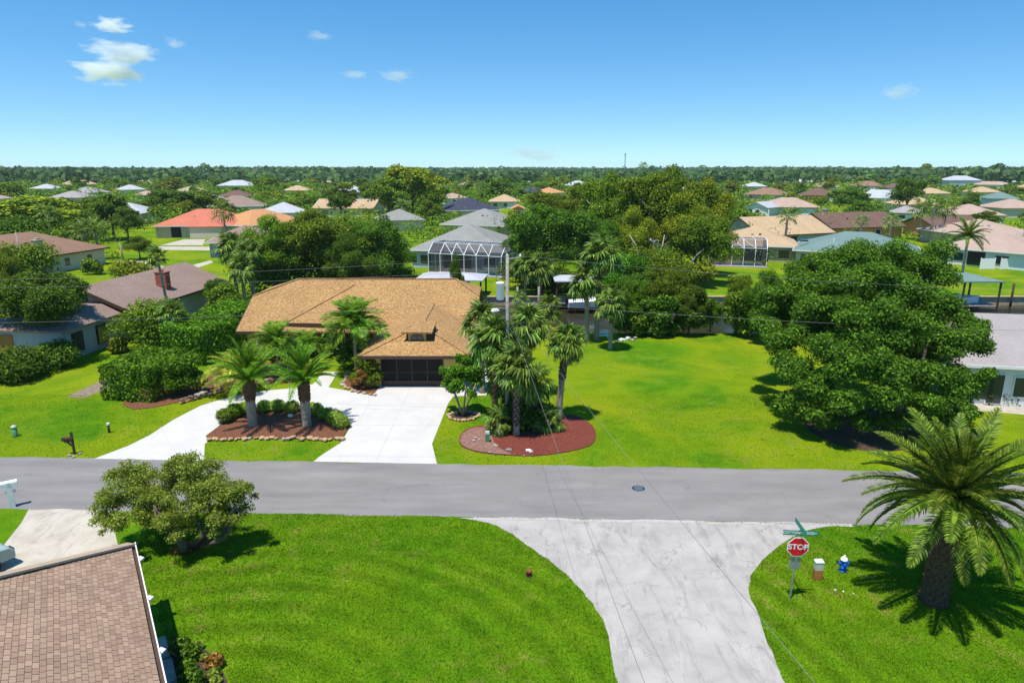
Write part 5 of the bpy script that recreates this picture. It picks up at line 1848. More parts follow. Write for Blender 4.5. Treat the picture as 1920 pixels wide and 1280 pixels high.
# ------------------------------------------------------------------ trees placed one by one
NEAR_TREES = [
    (84, 668, 508, 235, 'leaf_dark', 'spreading dark tree over the garage of the taupe-roofed house at the left edge', None),
    (14, 600, 462, 120, 'leaf_mid', 'green tree at the left edge below the pale chimney house', None),
    (606, 555, 388, 215, 'leaf_mid', 'broad oak behind the ridge of the tan-roofed house, middle of three', 88),
    (522, 560, 396, 140, 'leaf_mid', 'oak behind the ridge of the tan-roofed house, left of three', 86),
    (705, 555, 400, 160, 'leaf_dark', 'oak behind the ridge of the tan-roofed house, right of three', 90),
    (655, 560, 430, 110, 'leaf_dark', 'dark rounded tree before the broad oak behind the house', 82),
    (735, 540, 440, 90, 'leaf_hedge', 'green tree left of the grey pool house', 96),
    (420, 640, 520, 70, 'leaf_dark', 'dark tree at the left end of the tan-roofed house', 74),
    (1020, 540, 380, 175, 'leaf_dark', 'dark dense oak on the far canal bank right of the pool cage', 95),
    (1065, 500, 345, 160, 'leaf_mid', 'green tree behind the dark dense oak over the canal', 125),
    (1150, 500, 318, 180, 'leaf_mid', 'tall sycamore-like tree over the canal, left of the white limbs', 112),
    (1240, 505, 306, 215, 'leaf_mid', 'tallest spreading tree over the canal with white limbs', 104),
    (1312, 505, 325, 130, 'leaf_light', 'yellow-green spreading tree over the canal at the right of the group', 104),
    (1300, 520, 390, 150, 'leaf_mid', 'lower leafy crown before the tallest canal tree', 96),
    (1180, 520, 380, 110, 'leaf_light', 'light olive crown with white limbs on the far canal bank', 98),
    (1240, 640, 490, 120, 'leaf_mid', 'leafy tree on the near canal bank behind the back lawn', 66.5),
    (1190, 640, 520, 90, 'leaf_hedge', 'green bushy tree on the near canal bank right of the palms', 65.5),
    (1290, 640, 530, 80, 'leaf_dark', 'dark bush at the water edge behind the back lawn', 65.5),
    (1380, 632, 515, 76, 'leaf_mid', 'thin dark bush on the near canal bank left of the great oak', 66),
    (1435, 640, 500, 90, 'leaf_dark', 'dark tree close behind the left side of the great oak', 62),
    (1275, 515, 350, 130, 'leaf_light', 'light crown in front of the tallest canal tree, a little to its right', 99),
    (1120, 520, 400, 110, 'leaf_dark', 'dark leafy tree between the dense oak and the light olive crown', 97),
    (1330, 640, 560, 70, 'leaf_dark', 'low dark tree leaning over the canal at the end of the back lawn', 67),
    (1210, 640, 505, 110, 'leaf_dark', 'dark tree on the near canal bank behind the bushy green one', 67.5),
    (240, 440, 385, 70, 'leaf_dark', 'dark tree at the left of the salmon-roofed house front lawn', 150),
    (265, 500, 440, 60, 'leaf_mid', 'round tree on the lawn between the two left houses', 122),
    (855, 525, 470, 36, 'leaf_dark', 'thin young tree before the pool cage over the house ridge', 76),
    (60, 452, 366, 200, 'leaf_light', 'broad yellow-green oak at the left edge beyond the pale chimney house', None),
    (215, 450, 362, 110, 'leaf_dark', 'dark oak left of the salmon-roofed house', None),
    (165, 430, 372, 80, 'leaf_mid', 'green oak left of the dark oak beside the salmon roof', None),
    (330, 412, 352, 100, 'leaf_dark', 'dark round oak behind the salmon-roofed house', None),
    (385, 410, 356, 90, 'leaf_mid', 'row of leafy oak behind the right of the salmon roof', None),
    (775, 412, 306, 130, 'leaf_light', 'tall yellow-green tree rising over the horizon left of the navy roof', None),
    (730, 415, 330, 90, 'leaf_mid', 'mid green tree at the left flank of the tall yellow-green tree', None),
    (815, 405, 345, 70, 'leaf_mid', 'mid green tree at the right flank of the tall yellow-green tree', None),
    (640, 412, 358, 62, 'leaf_dark', 'dark tree in front of the sand-coloured long roof', None),
    (1595, 408, 352, 66, 'leaf_dark', 'round dark oak on the right behind the long brown roof', None),
    (1697, 405, 330, 70, 'leaf_dark', 'dark oak standing by the bluish white metal roof', None),
    (1735, 340, 306, 40, 'leaf_light', 'light green tree near the horizon on the right', None),
    (1900, 372, 350, 60, 'leaf_light', 'light green round tree at the right edge beyond the blue-grey house', None),
    (960, 440, 392, 50, 'leaf_light', 'light green tree between the grey roofs and the dark oak', None),
]
NT_POS = []
for px, pyb, pyt, w, mt, lab, yy in NEAR_TREES:
    pale = 'white limbs' in lab or 'sycamore' in lab
    t = place_tree(px, pyb, pyt, w, mt, lab, yy=yy, bark=M['bark_pale'] if pale else None)
    NT_POS.append((t.location.x, t.location.y))
for k, (lab, px, pyb, wpx, hpx, y, mt) in enumerate((
        ('leafy shrub at the water edge just right of the tall palms', 1185, 640, 80, 70, 65.3, 'leaf_mid'), ('dark shrub at the foot of the bushy canal trees', 1235, 640, 90, 80, 64.8, 'leaf_dark'),
        ('broad dark shrub right of the bushy canal trees', 1300, 640, 76, 90, 65.2, 'leaf_dark'), ('tall dark shrub left of the great oak at the water', 1395, 636, 90, 100, 64.6, 'leaf_mid'),
        ('dark shrub hiding the left foot of the great oak crown', 1450, 640, 80, 90, 61, 'leaf_dark'), ('leafy thicket under the white limbs on the far canal bank', 1240, 555, 150, 70, 90, 'leaf_mid'),
        ('light green thicket on the far canal bank behind the right palms', 1165, 555, 120, 70, 91, 'leaf_hedge'), ('dark thicket under the dark dense oak over the canal', 1010, 552, 150, 50, 91, 'leaf_dark'),
        ('yellow-green shrub on the far canal bank left of the beige pool cage', 1310, 540, 70, 50, 92, 'leaf_light'), ('shrub beside the canal behind the cable pole', 1060, 560, 80, 40, 89, 'leaf_dark'),
        ('round shrub at the far seawall below the pale pool cage', 1385, 540, 40, 30, 90, 'leaf_light'))):
    q = G(px, pyb)
    xx = q.x / q.y * y
    g = random.Random(200 + k)
    dep = y * .97 + 4
    w, h = wpx / 1280 * dep, hpx / 1280 * dep
    lb = []
    for i in range(20):
        a, u = g.uniform(0, 6.28), math.sqrt(g.random())
        z = g.uniform(.12, .85) * h
        r = g.uniform(.16, .26) * max(w * .8, h * .8)
        lb.append((xx + math.cos(a) * u * w * .38, y + math.sin(a) * u * w * .25, max(r * .5, z), r, r, r * .85))
    leafy('shrub', lab, 'shrub', lb, 8500, .27, mt, None, .45, seed=210 + k)
# bare white limbs showing at the canal
for k, (a, b, c_) in enumerate((((1232, 500), (1240, 470), (1246, 440)), ((1292, 498), (1305, 480), (1320, 466)), ((1200, 490), (1192, 460), (1180, 440)))):
    y0 = 93
    pts = [Vector(((p[0] - 960) / 1280 * (y0 * math.cos(PITCH) + (CAM_H - ZAT(y0, p[1])) * math.sin(PITCH)), y0, ZAT(y0, p[1]))) for p in (a, b, c_)]
    base = Vector((pts[0].x, y0 + .8, 0))
    t = thing('dead_tree', 'bare pale trunk leaning among the canal trees, %s' % ('middle one of three', 'right one of three', 'left one of three')[k], 'tree', base)
    MB().tube([(0, 0, -.2)] + [p - base for p in pts], [.22, .17, .13, .06], 7).build('trunk', M['bark_pale'], t, True)

# small roofs scattered in the far streets
RC = [('roof_white', 'whitish'), ('roof_tan', 'sand-coloured'), ('roof_pink', 'pinkish'), ('roof_grey', 'grey'), ('roof_brown', 'brown'), ('roof_mauve', 'dull mauve'), ('roof_darkbrown', 'dark brown'), ('roof_taupe', 'taupe')]
k = 0
tries = 0
while k < 80 and tries < 6000:
    tries += 1
    y = rnd.uniform(195, 720)
    x = rnd.uniform(-.78, .78) * y
    if x < y * .25 and rnd.random() < .6: continue
    if any(c1 - 30 < PX((x, y, 3.2))[0] < c2 + 30 and abs(PX((x, y, 3.2))[1] - c5) < 12 for _, _, _, c1, c2, c5 in HOUSES): continue
    px, py = PX((x, y, 3.2))
    if any((x - hx) ** 2 + (y - hy) ** 2 < 30 ** 2 for hx, hy, *_ in HOUSES): continue
    rm_, rl = RC[rnd.randrange(8)]
    wp = 15 / y * 1280
    house(px - wp / 2, py, px + wp / 2, py, 13, rm_, 'wall_cream', 'tiny %s roof among the trees near the horizon, %s' % (rl, 'left of the centre' if px < 960 else 'right of the centre'), eave=3.2, pitch=.4, far=True, group='tiny %s roofs near the horizon, %s' % (rl, 'left' if px < 960 else 'right'))
    k += 1

# ------------------------------------------------------------------ the many trees and small roofs farther out
def blocked(x, y, px, top, wpx):
    """on a house, or a crown whose top would hide one that the photo shows"""
    pt = PX((x, y, top))[1]
    for hx, hy, r, a, b, pe in HOUSES:
        if (x - hx) ** 2 + (y - hy) ** 2 < (r + 3) ** 2: return True
        if a - wpx * .35 < px < b + wpx * .35 and y < hy and hy > 100 and pt < pe - 1 and rnd.random() < .93: return True
    return False


CLEAR = [(215, 430, 438, 505), (1320, 1420, 500, 560), (1700, 1920, 478, 560), ]
MATS = ['leaf_dark', 'leaf_mid', 'leaf_mid', 'leaf_light', 'leaf_mid', 'leaf_dark']
TONE = {'leaf_dark': 'dark green', 'leaf_mid': 'mid green', 'leaf_light': 'yellow-green'}
cnt = 0
tries = 0
while cnt < 270 and tries < 9000:
    tries += 1
    y = 118 + 480 * rnd.random() ** 1.35
    x = rnd.uniform(-.80, .80) * y
    px, pb = PX((x, y, 0))
    if any(a < px < b and c_ < pb < d_ for a, b, c_, d_ in CLEAR): continue
    hgt = rnd.uniform(5.5, 11)
    w = hgt * rnd.uniform(1.0, 1.5)
    wpx = w / y * 1280
    if px > 1380 and rnd.random() < .2: continue
    if blocked(x, y, px, hgt, wpx): continue
    if any((x - a) ** 2 + (y - b) ** 2 < (w * .42) ** 2 for a, b in NT_POS): continue
    NT_POS.append((x, y))
    mt = rnd.choice(MATS)
    zone = ('left' if px < 480 else 'centre left' if px < 900 else 'centre right' if px < 1380 else 'right')
    dist = 'near the horizon' if y > 380 else 'in the middle distance' if y > 220 else 'behind the first houses'
    lab = '%s oak among the houses, %s, %s side of the view' % (TONE[mt], dist, zone)
    lod = 'far' if y < 290 else 'small'
    tm, cm, top, wide = PROTO[(lod, rnd.randrange(4 if lod == 'far' else 3))]
    t = thing('tree', lab, 'tree', (x, y, 0), rnd.uniform(0, 6.28), '%s oaks %s %s' % (TONE[mt], dist, zone), (w / wide, w / wide, hgt / top))
    link('trunk', tm, t)
    link('crown', cm, t, mat=M[mt])
    cnt += 1

# palms of the far gardens: one built, the others copies
fp = [o for o in COL.objects if o.name.startswith('cabbage_palm') and len(o.children) == 2 and o.children[1].name.startswith('crown') or (o.name.startswith('cabbage_palm') and any(c.name.startswith('crown') for c in o.children))]
k = 0
tries = 0
while k < 46 and tries < 2000:
    tries += 1
    y = 130 + 330 * rnd.random() ** 1.2
    x = rnd.uniform(-.78, .78) * y
    px, pb = PX((x, y, 0))
    if any(a < px < b and c_ < pb < d_ for a, b, c_, d_ in CLEAR) or blocked(x, y, px, 8, 3200 / y): continue
    zone = ('left' if px < 480 else 'centre left' if px < 900 else 'centre right' if px < 1380 else 'right')
    dist = 'near the horizon' if y > 300 else 'in the middle distance' if y > 200 else 'behind the first houses'
    src_ = rnd.choice(fp)
    c = copy_tree(src_)
    s_ = rnd.uniform(6.0, 10.5) / max(v[2] for ch in src_.children for v in ch.bound_box)
    c.location, c.scale, c.rotation_euler = (x, y, 0), (s_, s_, s_), (0, 0, rnd.uniform(0, 6.28))
    tag(c, 'fan palm among the far gardens, %s, %s side of the view' % (dist, zone), 'palm tree', 'fan palms %s, %s' % (dist, zone))
    k += 1

def short_name(l):
    out = []
    for w_ in l.split():
        if w_.strip(',') in ('with', 'behind', 'beyond', 'at', 'right', 'left', 'showing', 'among', 'peeking', 'directly', 'half', 'seen', 'glimpsed', 'near', 'spreading', 'standing', 'before', 'in', 'on', 'under', 'through', 'above', 'over', 'beside'): break
        out.append(w_.strip(','))
    return ' '.join(out)


def label_by_neighbours(items):
    marks = {}
    for o in COL.objects:
        if o.get('category') == 'house' and not o.get('group'):
            marks.setdefault(short_name(o['label']), []).append(o)
    marks = [(k, PX(v[0].location), v[0].location.y) for k, v in marks.items() if len(v) == 1 and 1 < len(k.split()) < 6]
    made = {}
    for o, kind in items:
        p, y = PX(o.location), o.location.y
        k, q, my = min(marks, key=lambda m: math.hypot(m[1][0] - p[0], (m[1][1] - p[1]) * 3))
        side = 'left of' if p[0] < q[0] - 28 else 'right of' if p[0] > q[0] + 28 else 'behind' if y > my else 'in front of'
        made.setdefault('%s %s the %s' % (kind, side, k), []).append((p[0], o))
    nth = 'first second third fourth fifth sixth seventh eighth ninth tenth eleventh twelfth thirteenth'.split()
    for l, v in made.items():
        v.sort(key=lambda a: a[0])
        for n, (_, o) in enumerate(v):
            o['label'] = l if len(v) == 1 else '%s, %s from left' % (l, nth[min(n, 12)])


label_by_neighbours([(o, ('tall ' if o.scale.z > 1.12 else 'small ' if o.scale.z < .72 else '') + next((TONE[m] for m in TONE if m in o.children[1].material_slots[0].material.name), 'green') + ' oak') for o in COL.objects if o.get('category') == 'tree' and o.get('group')]
                    + [(o, 'fan palm') for o in COL.objects if o.get('category') == 'palm tree' and str(o.get('group')).startswith('fan palms')]
                    + [(o, o['label'].split(' among')[0]) for o in COL.objects if o.get('category') == 'house' and o.get('group')])

# the wood along the horizon, one mass
def far_wood():
    g = np.random.default_rng(77)
    n = 11000
    y = 560 + 2900 * g.random(n) ** 1.35
    x = g.uniform(-.86, .86, n) * y
    h = g.uniform(7, 13.5, n) * np.where(y > 900, 1.12, 1) * np.where(g.random(n) < .03, 1.25, 1)
    h = h * (1 + .22 * np.sin(x * .006 + 2 * np.sin(y * .003)) * np.sin(y * .0045 + 1))
    k = 11
    c = np.repeat(np.stack([x, y, h * .62], 1), k, 0)
    hh = np.repeat(h, k)
    d = unit(g.normal(size=(n * k, 3)))
    d[:, 2] = np.abs(d[:, 2]) * .9 - .25
    P = c + d * np.stack([hh * .5, hh * .5, hh * .40], 1)
    V, F = leaf_quads(P, d + .3 * g.normal(size=d.shape) + np.array([0, -.15, .3]), 1, .85, g)
    V = (V.reshape(-1, 4, 3) - P[:, None]) * (hh * .42)[:, None, None] + P[:, None]
    V = V.reshape(-1, 3)
    V[:, 2] = np.maximum(V[:, 2], .2)
    o = link('woods', np_mesh('woods', V, F, M['leaf_wood']))
    tag(o, 'dark wood that closes the view along the whole horizon', 'woods', kind='stuff')
M['leaf_wood'] = leaf_mat('leaf_wood', C(.022, .050, .012), C(.055, .100, .022), .15)
far_wood()

# scrub and small trees between the far gardens, too many to count
def scrub():
    g = np.random.default_rng(78)
    n = 8200
    y = 112 + 470 * g.random(n) ** 1.25
    x = g.uniform(-.84, .84, n) * y
    h = g.uniform(1.8, 6.5, n) * np.where(g.random(n) < .25, 1.4, 1)
    d_ = y * math.cos(PITCH) + CAM_H * math.sin(PITCH)
    px = 960 + 1280 * x / d_
    pb = 640 + 1280 * np.tan(np.arctan(CAM_H / y) - PITCH)
    # clumps rather than an even carpet
    cl = np.sin(x * .045 + 1.3 * np.sin(y * .021)) + np.sin(y * .05 + 1.7 * np.sin(x * .03)) + g.normal(0, .7, n)
    keep = (cl > -.5) | (px < 900) & (g.random(n) < .6)
    keep &= ~((px > 1400) & (g.random(n) < .4))
    pt = 640 + 1280 * np.tan(np.arctan((CAM_H - h) / y) - PITCH)
    for hx, hy, r, a, b, pe in HOUSES:
        keep &= (x - hx) ** 2 + (y - hy) ** 2 > (r * .95 + 1.0) ** 2
        keep &= ~((px > a - 1200 / y) & (px < b + 1200 / y) & (y < hy) & (pt < pe - 1) & (hy > 100) & (g.random(n) < .95))
    for a, b, c_, dd in CLEAR:
        keep &= ~((px > a) & (px < b) & (pb > c_) & (pb < dd))
    keep &= ~((x > CX0 - 3) & (y < CY1 + 3))
    x, y, h = x[keep], y[keep], h[keep]
    n = len(x)
    k = 56
    w = h * g.uniform(.55, .9, n)
    c = np.repeat(np.stack([x, y, h * .5], 1), k, 0)
    d = unit(g.normal(size=(n * k, 3)))
    d[:, 2] = np.where((d[:, 2] < -.2) & (g.random(n * k) < .6), -d[:, 2], d[:, 2])
    rr = np.repeat(np.stack([w, w, h * .5], 1), k, 0)
    P = c + d * rr * (1 - .35 * g.random((n * k, 1)))
    V, F = leaf_quads(P, d + .45 * g.normal(size=d.shape) + np.array([0, 0, .3]), 1, .7, g)
    V = (V.reshape(-1, 4, 3) - P[:, None]) * (np.repeat(np.clip(y * .0030, .32, 1.3), k))[:, None, None] + P[:, None]
    V = V.reshape(-1, 3)
    V[:, 2] = np.maximum(V[:, 2], .1)
    tone = g.random(n)
    F4 = F.reshape(n, k, 4)
    for nm, sel in (('leaf_dark', tone < .5), ('leaf_mid', (tone >= .5) & (tone < .87)), ('leaf_light', tone >= .87)):
        f = F4[sel].reshape(-1, 4)
        u, inv = np.unique(f, return_inverse=True)
        o = link('undergrowth', np_mesh('undergrowth', V[u], inv.reshape(-1, 4), M[nm]))
        tag(o, {'leaf_dark': 'dark green', 'leaf_mid': 'mid green', 'leaf_light': 'yellow-green'}[nm] + ' scrub filling the far gardens between houses', 'undergrowth', kind='stuff')


scrub()

# lattice mast on the horizon
mt_ = thing('radio_mast', 'thin radio mast standing over the wood on the horizon', 'mast', (205, 1280, 0))
for dx, dy in ((-.8, -.5), (.8, -.5), (0, .8)):
    MB().bar((dx, dy, 0), (dx * .5, dy * .5, 39), .45).build('leg', M['metal_grey'], mt_)
b = MB()
for k in range(18):
    b.bar((-.8, -.5, k * 2.1), (.7, -.4, k * 2.1 + 2), .2).bar((.8, -.5, k * 2.1), (0, .6, k * 2.1 + 2), .2)
b.build('lattice', M['metal_grey'], mt_)
MB().box((0, 0, 38), (3.4, 1.6, 2.4)).build('antenna', M['metal_grey'], mt_)

# ------------------------------------------------------------------ utility pole and wires
up_ = thing('utility_pole', 'grey wooden utility pole rising from the palm cluster, with a transformer', 'utility pole', (-.3, 41.2, 0))
PT = ZAT(41.2, 478)
MB().tube([(0, 0, -.3), (0, 0, PT * .5), (.02, 0, PT)], [.14, .12, .095], 10).build('pole', M['wood_pole'], up_, True)
tz = ZAT(41.2, 545)
tr = MB().lathe([(.20, -.55), (.24, -.5), (.24, .42), (.27, .45), (.27, .5), (.15, .56)], 14, (-.42, 0, tz)).build('transformer', M['metal_white'], up_, True)
MB().tube([(-.5, 0, tz + .5), (-.5, 0, tz + .8)], [.05, .04], 8).build('bushing', M['metal_grey'], tr)
MB().bar((-.4, 0, tz + .25), (0, 0, tz + .25), .08).bar((-.4, 0, tz - .3), (0, 0, tz - .3), .08).build('bracket', M['metal_grey'], up_)
MB().bar((-.1, 0, PT - .25), (.85, 0, PT - .12), .06).build('crossarm', M['metal_grey'], up_)
for x in (0, .8):
    MB().lathe([(.035, 0), (.07, .04), (.04, .08), (.06, .12), (.03, .17)], 10, (x, 0, PT - .1)).build('insulator', M['metal_white'], up_)
lz = ZAT(41.2, 583)
MB().tube([(0, 0, lz + .1), (-.35, -.3, lz + .25), (-.62, -.55, lz + .22)], .03, 8).build('lamp_arm', M['metal_grey'], up_)
MB().box((-.72, -.62, lz + .2), (.5, .24, .14), R(40), .7).build('street_lamp', M['white_paint'], up_)


def wire(label, a, b, sag, r=.0075, n=28):
    a, b = Vector(a), Vector(b)
    t = thing('wire', label, 'wire', a)
    pts = []
    for k in range(n + 1):
        q = k / n
        p = a.lerp(b, q)
        p.z -= sag * 4 * q * (1 - q)
        pts.append(p - a)
    MB().tube(pts, r, 5).build('cable', M['cable'], t, True)


P0 = Vector((-.3, 41.2, 0))
def far_at(px, py, y):
    z = ZAT(y, py)
    d = y * math.cos(PITCH) + (CAM_H - z) * math.sin(PITCH)
    return Vector(((px - 960) / 1280 * d, y, z))
wire('topmost power line running left from the pole top across the trees', P0 + Vector((0, 0, PT - .1)), far_at(-60, 525, 45.0), .25)
wire('second power line running left from the pole, just above the tan roof ridge', P0 + Vector((0, .05, ZAT(41.2, 507))), far_at(-60, 540, 45.0), .2)
wire('low cable running left from the pole across the tan roof', P0 + Vector((0, -.1, ZAT(41.2, 566))), far_at(-60, 606, 45.0), .2, .009)
wire('topmost power line running right from the pole past the canal trees', P0 + Vector((.8, 0, PT - .05)), far_at(2000, 548, 40.5), .3)
wire('low cable running right from the pole across the great oak', P0 + Vector((0, -.1, ZAT(41.2, 566))), far_at(2000, 622, 40.5), .25, .009)
WZ = 7.6
wire('service wire coming from the pole over the road towards the right corner lawn', P0 + Vector((.1, -.1, WZ)), (7.9, -9, 8.4), .25, .006)
wire('service wire from the pole ending over the pale side street', P0 + Vector((.05, -.1, WZ - .1)), (3.55, -9, 8.6), .35, .006)
wire('steel guy wire from the pole to the red mulch bed', P0 + Vector((.1, 0, 6.4)), tuple(G(1078, 812)), 0, .012)

# ------------------------------------------------------------------ stop sign with street name blades
sp = G(1481, 1124)
sg = thing('stop_sign', 'red stop sign with green street name blade above it on the corner lawn', 'stop sign', sp, 0)
ax = math.atan2(-sp.x, sp.y)
MB().box((0, .03, 1.45), (.055, .03, 3.1)).build('post', M['metal_grey'], sg)
def octo(r, y0, y1):
    mb = MB()
    pts = [(r * math.cos(R(22.5 + 45 * k)), r * math.sin(R(22.5 + 45 * k))) for k in range(8)]
    mb.add([(x, y0, z) for x, z in pts] + [(x, y1, z) for x, z in pts], [tuple(range(8)), tuple(range(15, 7, -1))] + [(k, k + 8, (k + 1) % 8 + 8, (k + 1) % 8) for k in range(8)])
    return mb
SZ = 2.28
face = thing('sign_face', None, None, (0, 0, SZ), 0)
face.parent = sg
octo(.425, .0, .012).build('border', M['white_sign'], face)
octo(.392, -.006, -.002).build('red_plate', M['red_sign'], face)


def lettering(text, size, mat, parent, loc, rot=(R(90), 0, 0), align='CENTER', name='lettering', spacing=1.0, offset=0.0):
    cu = bpy.data.curves.new(name, 'FONT')
    cu.body = text
    cu.size = size
    cu.align_x = align
    cu.align_y = 'CENTER'
    cu.extrude = .002
    cu.offset = offset
    cu.space_character = spacing
    cu.materials.append(mat)
    tmp = bpy.data.objects.new(name, cu)
    COL.objects.link(tmp)
    dg = bpy.context.evaluated_depsgraph_get()
    me = bpy.data.meshes.new_from_object(tmp.evaluated_get(dg))
    bpy.data.objects.remove(tmp)
    o = bpy.data.objects.new(name, me)
    COL.objects.link(o)
    o.parent = parent
    o.location = loc
    o.rotation_euler = rot
    return o


lettering('STOP', .305, M['white_sign'], face, (0, -.012, 0), name='stop_lettering', offset=.006)
bl = MB().box((.03, .02, 2.86), (1.30, .012, .20)).build('street_name_blade', M['green_sign'], sg)
lettering('COTTONWOOD', .150, M['white_sign'], bl, (-.05, .008, 2.86), name='street_lettering', offset=.003)
lettering('CT', .085, M['white_sign'], bl, (.57, .008, 2.86), name='street_lettering', offset=.002)
MB().box((0, .03, 3.1), (.012, 1.1, .19)).build('street_name_blade', M['green_sign'], sg)
MB().box((0, .07, 1.55), (.40, .012, .50)).build('plate', M['metal_grey'], sg)
sg.rotation_euler = (R(1.0), R(1.5), R(-2))

# ------------------------------------------------------------------ hydrant, pedestals, mailboxes, posts
def hydrant(loc):
    t = thing('fire_hydrant', 'blue fire hydrant with a white bonnet beside the stout date palm', 'fire hydrant', loc)
    MB().lathe([(.17, 0), (.17, .05), (.12, .06), (.115, .16), (.15, .17), (.15, .21), (.12, .22), (.115, .50), (.15, .51), (.15, .56), (.12, .57)], 18).build('barrel', M['blue_paint'], t, True)
    MB().lathe([(.165, .57), (.165, .60), (.15, .66), (.09, .73), (.035, .76), (.035, .83), (.0, .84)], 18).build('bonnet', M['white_paint'], t, True)
    for d in ((-1, 0), (1, 0), (0, -1)):
        r = .055 if d[1] == 0 else .075
        MB().tube([(d[0] * .09, d[1] * .09, .42), (d[0] * .2, d[1] * .2, .42)], r, 10).build('nozzle', M['blue_paint'], t)
        MB().tube([(d[0] * .2, d[1] * .2, .42), (d[0] * .24, d[1] * .24, .42)], r + .02, 8).build('nozzle_cap', M['blue_paint'], t)
    return t


h_ = hydrant(G(1580, 1070))
h_.scale = (.88, .88, .88)
pd = thing('utility_pedestal', 'utility post with pale top and orange-brown foot between stop sign and hydrant', 'utility post', G(1532, 1085))
MB().box((0, 0, .26), (.34, .24, .52)).build('foot', M['orange_rust'], pd)
MB().box((0, 0, .72), (.33, .23, .40)).build('body', M['pedestal_pale'], pd)
MB().box((0, 0, .955), (.37, .27, .07), 0, .85).build('cap', M['white_paint'], pd)
pd.scale = (.92, .92, .86)
pg = thing('utility_pedestal', 'green cable pedestal with a pale cap on the left lawn', 'utility post', G(29, 818))
MB().lathe([(.16, 0), (.15, .06), (.145, .55)], 12).build('body', M['pedestal_green'], pg, True)
MB().lathe([(.16, .55), (.16, .66), (.10, .72)], 12).build('cap', M['pedestal_pale'], pg, True)
pb_ = thing('utility_pedestal', 'pale green cable pedestal at the left edge of the palm cluster bed', 'utility post', G(914, 829))
MB().box((0, 0, .28), (.26, .24, .56)).build('body', M['pedestal_green'], pb_)
MB().box((0, 0, .64), (.28, .26, .14), 0, .85).build('cap', M['pedestal_pale'], pb_)
sp2 = thing('post', 'short grey post with a white top on the lawn left of the drive', 'post', G(205, 811))
MB().tube([(0, 0, -.1), (0, 0, .52)], .075, 10).build('shaft', M['wood_dark'], sp2, True)
MB().tube([(0, 0, .52), (0, 0, .64)], .09, 10).build('cap', M['white_paint'], sp2)


def mailbox(name, label, loc, rz, woodm, boxm, big=False):
    t = thing(name, label, 'mailbox', loc, rz)
    if big:
        MB().box((0, 0, .55), (.24, .24, 1.1)).build('post', M[woodm], t)
        MB().box((.04, 0, .8), (.42, .1, .12)).build('arm', M[woodm], t)
    else:
        MB().box((0, 0, .68), (.11, .11, 1.36)).build('post', M[woodm], t)
        MB().box((-.18, 0, .82), (.5, .09, .09)).build('arm', M[woodm], t)
        MB().bar((-.03, 0, .5), (-.3, 0, .8), .07).build('brace', M[woodm], t)
    o = (0, 0, 1.1) if big else (-.25, 0, .87)
    n = 10
    k = 1.35 if big else 1.0
    prof = [(-.09 * k, 0), (-.09 * k, .12 * k)] + [(-.09 * k * math.cos(math.pi * i / n), .12 * k + .09 * k * math.sin(math.pi * i / n)) for i in range(1, n)] + [(.09 * k, .12 * k), (.09 * k, 0)]
    L = .26 * k
    mb = MB()
    m = len(prof)
    mb.add([(-L + o[0], y + o[1], z + o[2]) for y, z in prof] + [(L + o[0], y + o[1], z + o[2]) for y, z in prof], [tuple(range(m)), tuple(range(2 * m - 1, m - 1, -1))] + [(i, i + m, (i + 1) % m + m, (i + 1) % m) for i in range(m)])
    mb.build('box', M[boxm], t)
    d = MB().box((o[0] + (L + .006) * (1 if big else -1), 0, o[2] + .1 * k), (.012, .15 * k, .17 * k)).build('door', M[boxm], t)
    MB().box((o[0], -.1 * k, o[2] + .13 * k), (.10, .012, .04)).build('flag', M['red_sign'] if not big else M['metal_grey'], t)
    return t


mailbox('mailbox', 'brown wooden mailbox post on the left lawn at the road edge', G(140, 851), R(15), 'wood_dark', 'wood_dark')
for k, (px, py) in enumerate(((130, 853), (149, 850), (138, 856))):
    s = .22
    o = link('stone', ROCKS[k], None, tuple(G(px, py, .05)), (0, 0, k), (s, s, s), M['rock_grey'])
    tag(o, 'pale stone %s the foot of the brown mailbox post' % ('left of', 'right of', 'in front of')[k], 'stone', 'stones at the brown mailbox')
mailbox('mailbox', 'white mailbox on a thick white post at the left edge by the road', G(24, 950), R(35), 'white_paint', 'white_paint', True)
pl = thing('rusty_stub', 'small rust-brown pipe stub alone on the round corner lawn', 'pipe', G(992, 1079))
MB().lathe([(.11, -.05), (.11, .16), (.125, .17), (.12, .24), (.07, .29), (.0, .30)], 12).build('cap', M['rust'], pl, True)
MB().lathe([(.15, -.02), (.145, .03), (.12, .035)], 12).build('collar', M['wood_dark'], pl, True)
# manhole in the road
mh = thing('manhole_cover', 'round dark manhole cover in the road', 'manhole', G(1197, 915, .012))
MB().lathe([(.33, 0), (.33, .008), (.30, .012)], 24).build('cover', M['rubber'], mh)
MB().lathe([(.39, -.004), (.39, .004)], 24).build('ring', M['metal_grey'], mh)
g = MB()
for k in range(-3, 4):
    g.box((0, k * .075, .012), (.5 - abs(k) * .05, .03, .008))
g.build('grid', M['metal_grey'], mh)
